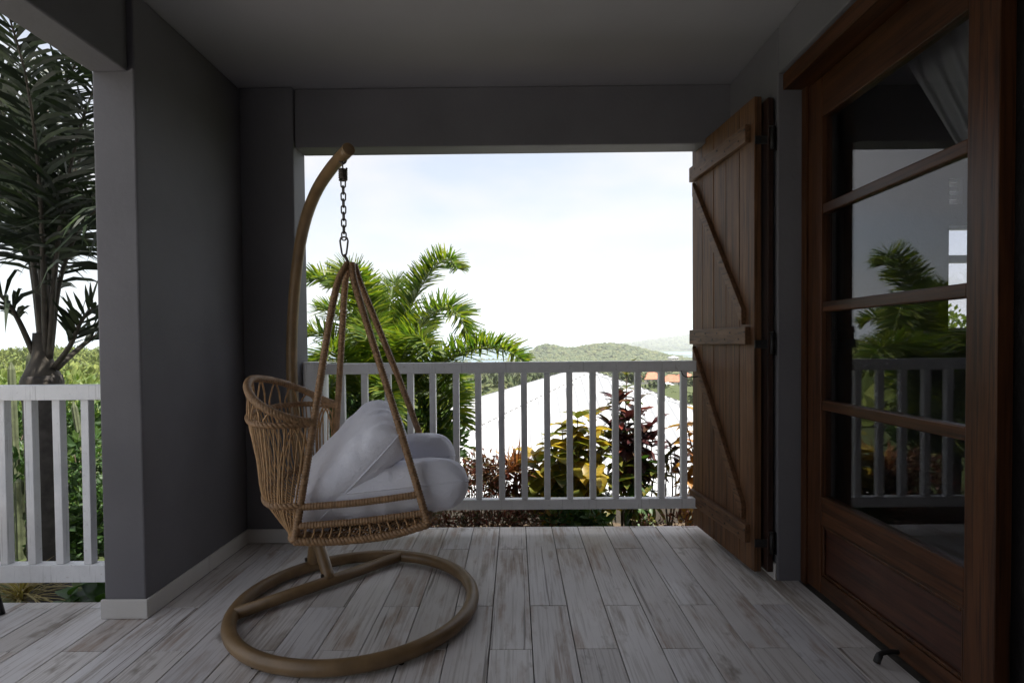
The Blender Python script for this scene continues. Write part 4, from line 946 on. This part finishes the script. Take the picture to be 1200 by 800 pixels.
croton('croton_bush', 'orange yellow croton half hidden behind the shutter edge', (1.32, 3.95, -0.40), [(1.24, 3.95, 0.45), (1.30, 3.9, 0.56), (1.34, 4.0, 0.3), (1.26, 3.9, 0.26), (1.22, 3.92, 0.10)], 18, ['crot_o'], 0.16, 0.075, 0.9, up_=0.6)
def spiky(name, label, base, n, L, W, mat, up=0.9, cat='plant', group=None, bunch=1, r=0.02):
    e = empty(name, label, cat, base, group); V = []; Fc = []
    for q in range(bunch):
        ox, oy, oz = random.gauss(0, r), random.gauss(0, r), random.uniform(0, r*1.5)
        for k in range(n):
            a = random.uniform(0, 6.28); el = random.uniform(0.25, 1.45)*up; d = Vector((math.cos(a)*math.cos(el), math.sin(a)*math.cos(el), math.sin(el))); s_ = d.cross(Vector((0, 0, 1))).normalized()
            l = L*random.uniform(.6, 1.1); b = len(V)
            for t_, w_ in ((0, .7), (.35, 1), (.7, .7), (1, .05)):
                c_ = Vector((ox, oy, oz)) + d*l*t_ - Vector((0, 0, 0.35*l*t_*t_)); V += [tuple(c_-s_*W*w_/2), tuple(c_+s_*W*w_/2)]
            for j in range(3): Fc.append((b+2*j, b+2*j+1, b+2*j+3, b+2*j+2))
    link('leaves', np_mesh('leaves', V, Fc), mat, e); return e
b = at(604, 560, 3.9)
SP = spiky('spiky_plant', 'orange red spiky plant between the red shrub and yellow croton', (b.x, 3.9, -0.40), 26, 0.36, 0.013, M['spike'], 1.05, 'plant', None, 3, 0.04)
SP.location.z = 0.09
m = MB(); m.tube([(0, 0, -0.45), (0.01, 0, -0.2), (0, 0, 0.02)], 0.016, 8); m.build('stem', M['stem'], SP, True)
V, Fc = leaf_cloud([(0, 0, -0.05, 0.12, 0.12, 0.2), (0.03, -0.05, -0.2, 0.13, 0.12, 0.12)], 500, 0.09, 0.1, 0.25)
link('lower_leaves', np_mesh('lower_leaves', V, Fc), M['red'], SP)
def shrub(label, blobs, n, size, mat, aspect=0.4, group=None, name='shrub'):
    c = Vector((sum(b[0] for b in blobs)/len(blobs), sum(b[1] for b in blobs)/len(blobs), -0.42)); e = empty(name, label, 'shrub', c, group)
    v_, f_ = leaf_cloud([(b[0]-c.x, b[1]-c.y, b[2]-c.z, *b[3:]) for b in blobs], n, size, 0.3, aspect); link('foliage', np_mesh('foliage', v_, f_), mat, e)
    m = MB()
    for b in blobs:
        for q in range(4):
            t = Vector((b[0]-c.x+random.gauss(0, b[3]*.5), b[1]-c.y+random.gauss(0, b[4]*.5), b[2]-c.z+b[5]*random.uniform(-.3, .6)))
            m.tube(spline([(random.gauss(0, .03), random.gauss(0, .03), -0.05), t*0.5, t], 6), [0.006-0.0006*i for i in range(6)], 5)
    m.build('stem', M['stem'], e, True); return e
def bl(px, py, Y, r, rz): c = at(px, py, Y); return (c.x, c.y, c.z, r, r, rz)
shrub('small dark red shrub right of the bulging seat cushion', [bl(552, 555, 3.85, .12, .12), bl(566, 545, 3.9, .09, .10), bl(545, 575, 3.8, .12, .1)], 650, 0.05, M['red'])
shrub('small dark red shrub between the orange spiky plant and its twin', [bl(582, 556, 3.9, .1, .12), bl(578, 575, 3.85, .12, .1)], 520, 0.05, M['red'])
shrub('broad-leaved dark green shrub behind the seat cushions below the palm', [bl(500, 500, 4.25, .24, .22), bl(470, 520, 4.2, .25, .2), bl(522, 520, 4.3, .17, .2), bl(440, 505, 4.2, .25, .2), bl(405, 500, 4.2, .25, .22)], 2600, 0.085, M['shrub'], 0.42)
shrub('reddish ground cover under the front railing', [bl(x, 613, 3.55, .14, .09) for x in range(505, 640, 22)], 1500, 0.05, M['red'], 0.25, None, 'bed_plant')
shrub('low green plant under the railing below the yellow croton', [bl(672, 606, 3.6, .1, .06), bl(695, 606, 3.6, .09, .06), bl(652, 612, 3.55, .07, .05)], 160, 0.09, M['shrub'], 0.5, None, 'bed_plant')
shrub('straggly low greenery at the foot of the garden wall', [bl(760, 613, 3.7, .12, .04), bl(800, 610, 3.7, .12, .05)], 260, 0.04, M['red'], 0.3, None, 'bed_plant')
# left garden behind the short railing
def cactus(label, px, py, Y, r, lean):
    t = at(px, py, Y); base_ = Vector((t.x+lean, Y, gz(t.x, Y)-0.1)); e = empty('column_cactus', label, 'cactus', base_, 'column cacti behind the left railing')
    n = 14; top = t-base_; V = []; Fc = []; ns = 26
    for i in range(ns+1):
        q = i/ns; c_ = top*q; rr = r*(1 if q < 0.94 else math.sqrt(max(0.02, 1-((q-.94)/.06)**2)))*(1+0.03*math.sin(q*30))
        for k in range(n): a = 6.283*k/n; rad = rr*(1.0 if k % 2 else 0.74); V.append((c_.x+rad*math.cos(a), c_.y+rad*math.sin(a), c_.z))
    for i in range(ns):
        for k in range(n): k2 = (k+1) % n; Fc.append((i*n+k, i*n+k2, (i+1)*n+k2, (i+1)*n+k))
    Fc.append(tuple(range(ns*n, ns*n+n))); link('column', np_mesh('column', V, Fc), M['cactus'], e)
cactus('thin column cactus near the left frame edge, shorter of two', 13, 424, 4.6, 0.028, 0.03)
cactus('thin column cactus just left of the palm trunk, tallest of them', 36, 410, 4.4, 0.032, -0.06)
cactus('low column cactus between the railing balusters', 22, 560, 4.0, 0.03, 0.0)
cactus('leaning column cactus right of the palm trunk', 86, 470, 4.3, 0.022, 0.18)
shrub('dense green shrub between the palm trunk and the pillar', [bl(95, 540, 4.2, .24, .2), bl(112, 600, 4.1, .28, .25), bl(90, 640, 4.0, .25, .2), bl(100, 500, 4.8, .28, .2)], 2600, 0.075, M['shrub'], 0.55)
shrub('dark green shrub left of the palm trunk at the frame edge', [bl(15, 560, 4.6, .35, .3), bl(-10, 620, 4.3, .35, .3), bl(32, 640, 4.2, .28, .25), bl(25, 500, 5.2, .4, .3), bl(-60, 560, 4.8, .45, .4)], 3400, 0.08, M['shrub'], 0.5)
shrub('bright lime bush in the sun behind the cacti', [bl(20, 470, 6.5, .6, .3), bl(95, 475, 6.8, .55, .3), bl(60, 465, 7.5, .7, .3), bl(-40, 470, 6.5, .7, .4)], 3000, 0.11, M['lime'], 0.55)
sp = spiky('straw_clump', 'dry straw coloured grass clump under the left railing', tuple(at(15, 708, 2.75)), 70, 0.32, 0.009, M['straw'], 0.7, 'plant', None, 2, 0.05)
b = at(100, 700, 2.75)
croton('broad_leaf_plant', 'low broad-leaved green plant at the foot of the pillar', (b.x, 2.75, -0.42), [(b.x-0.05, 2.72, b.z+0.03), (b.x+0.06, 2.78, b.z+0.05), (b.x+0.12, 2.7, b.z)], 7, ['shrub'], 0.17, 0.10, 0.3, 'plant')

# ------------------------------------------------------------------ black patio chair mostly outside the frame on the left
ft = at(5, 708, 2.16); ft.z = 0
PCH = empty('patio_chair', 'black metal patio chair whose foot shows at the left frame edge', 'chair', (ft.x-0.28, 1.95, 0))
def pt(*p): return [Vector(q) for q in p]
for (x, y, ox, oy) in ((0.27, 0.21, 0.20, 0.17), (0.27, -0.23, 0.20, -0.17), (-0.27, 0.21, -0.20, 0.17), (-0.27, -0.23, -0.20, -0.17)):
    m = MB(); m.tube(pt((x, y, 0.0), (ox, oy, 0.43)), 0.011, 8); m.build('leg', M['iron'], PCH, True)
m = MB(); m.box(-0.22, 0.22, -0.2, 0.2, 0.43, 0.45); m.build('seat', M['iron'], PCH, False, 0.006)
m = MB(); m.tube(spline([(-0.21, -0.19, 0.45), (-0.25, -0.19, 0.82), (-0.27, 0, 0.86), (-0.25, 0.19, 0.82), (-0.21, 0.19, 0.45)], 30), 0.011, 8); m.build('back_frame', M['iron'], PCH, True)
for y in (-0.1, 0, 0.1):
    m = MB(); m.tube(pt((-0.215, y, 0.45), (-0.262, y, 0.845)), 0.007, 6); m.build('back_slat', M['iron'], PCH, True)

# ------------------------------------------------------------------ haze
hz_ = MB(); hz_.box(-14500, 14500, -200, 14500, -45, 160)
hm = bpy.data.materials.new('haze'); hm.use_nodes = True; hn = hm.node_tree; hn.nodes.clear()
ho = hn.nodes.new('ShaderNodeOutputMaterial'); pv = hn.nodes.new('ShaderNodeVolumePrincipled')
pv.inputs['Color'].default_value = (0.95, 0.97, 1.0, 1); pv.inputs['Density'].default_value = 0.00040; pv.inputs['Anisotropy'].default_value = 0.2
hn.links.new(pv.outputs[0], ho.inputs['Volume'])
tag(hz_.build('haze', hm), kind='stuff')
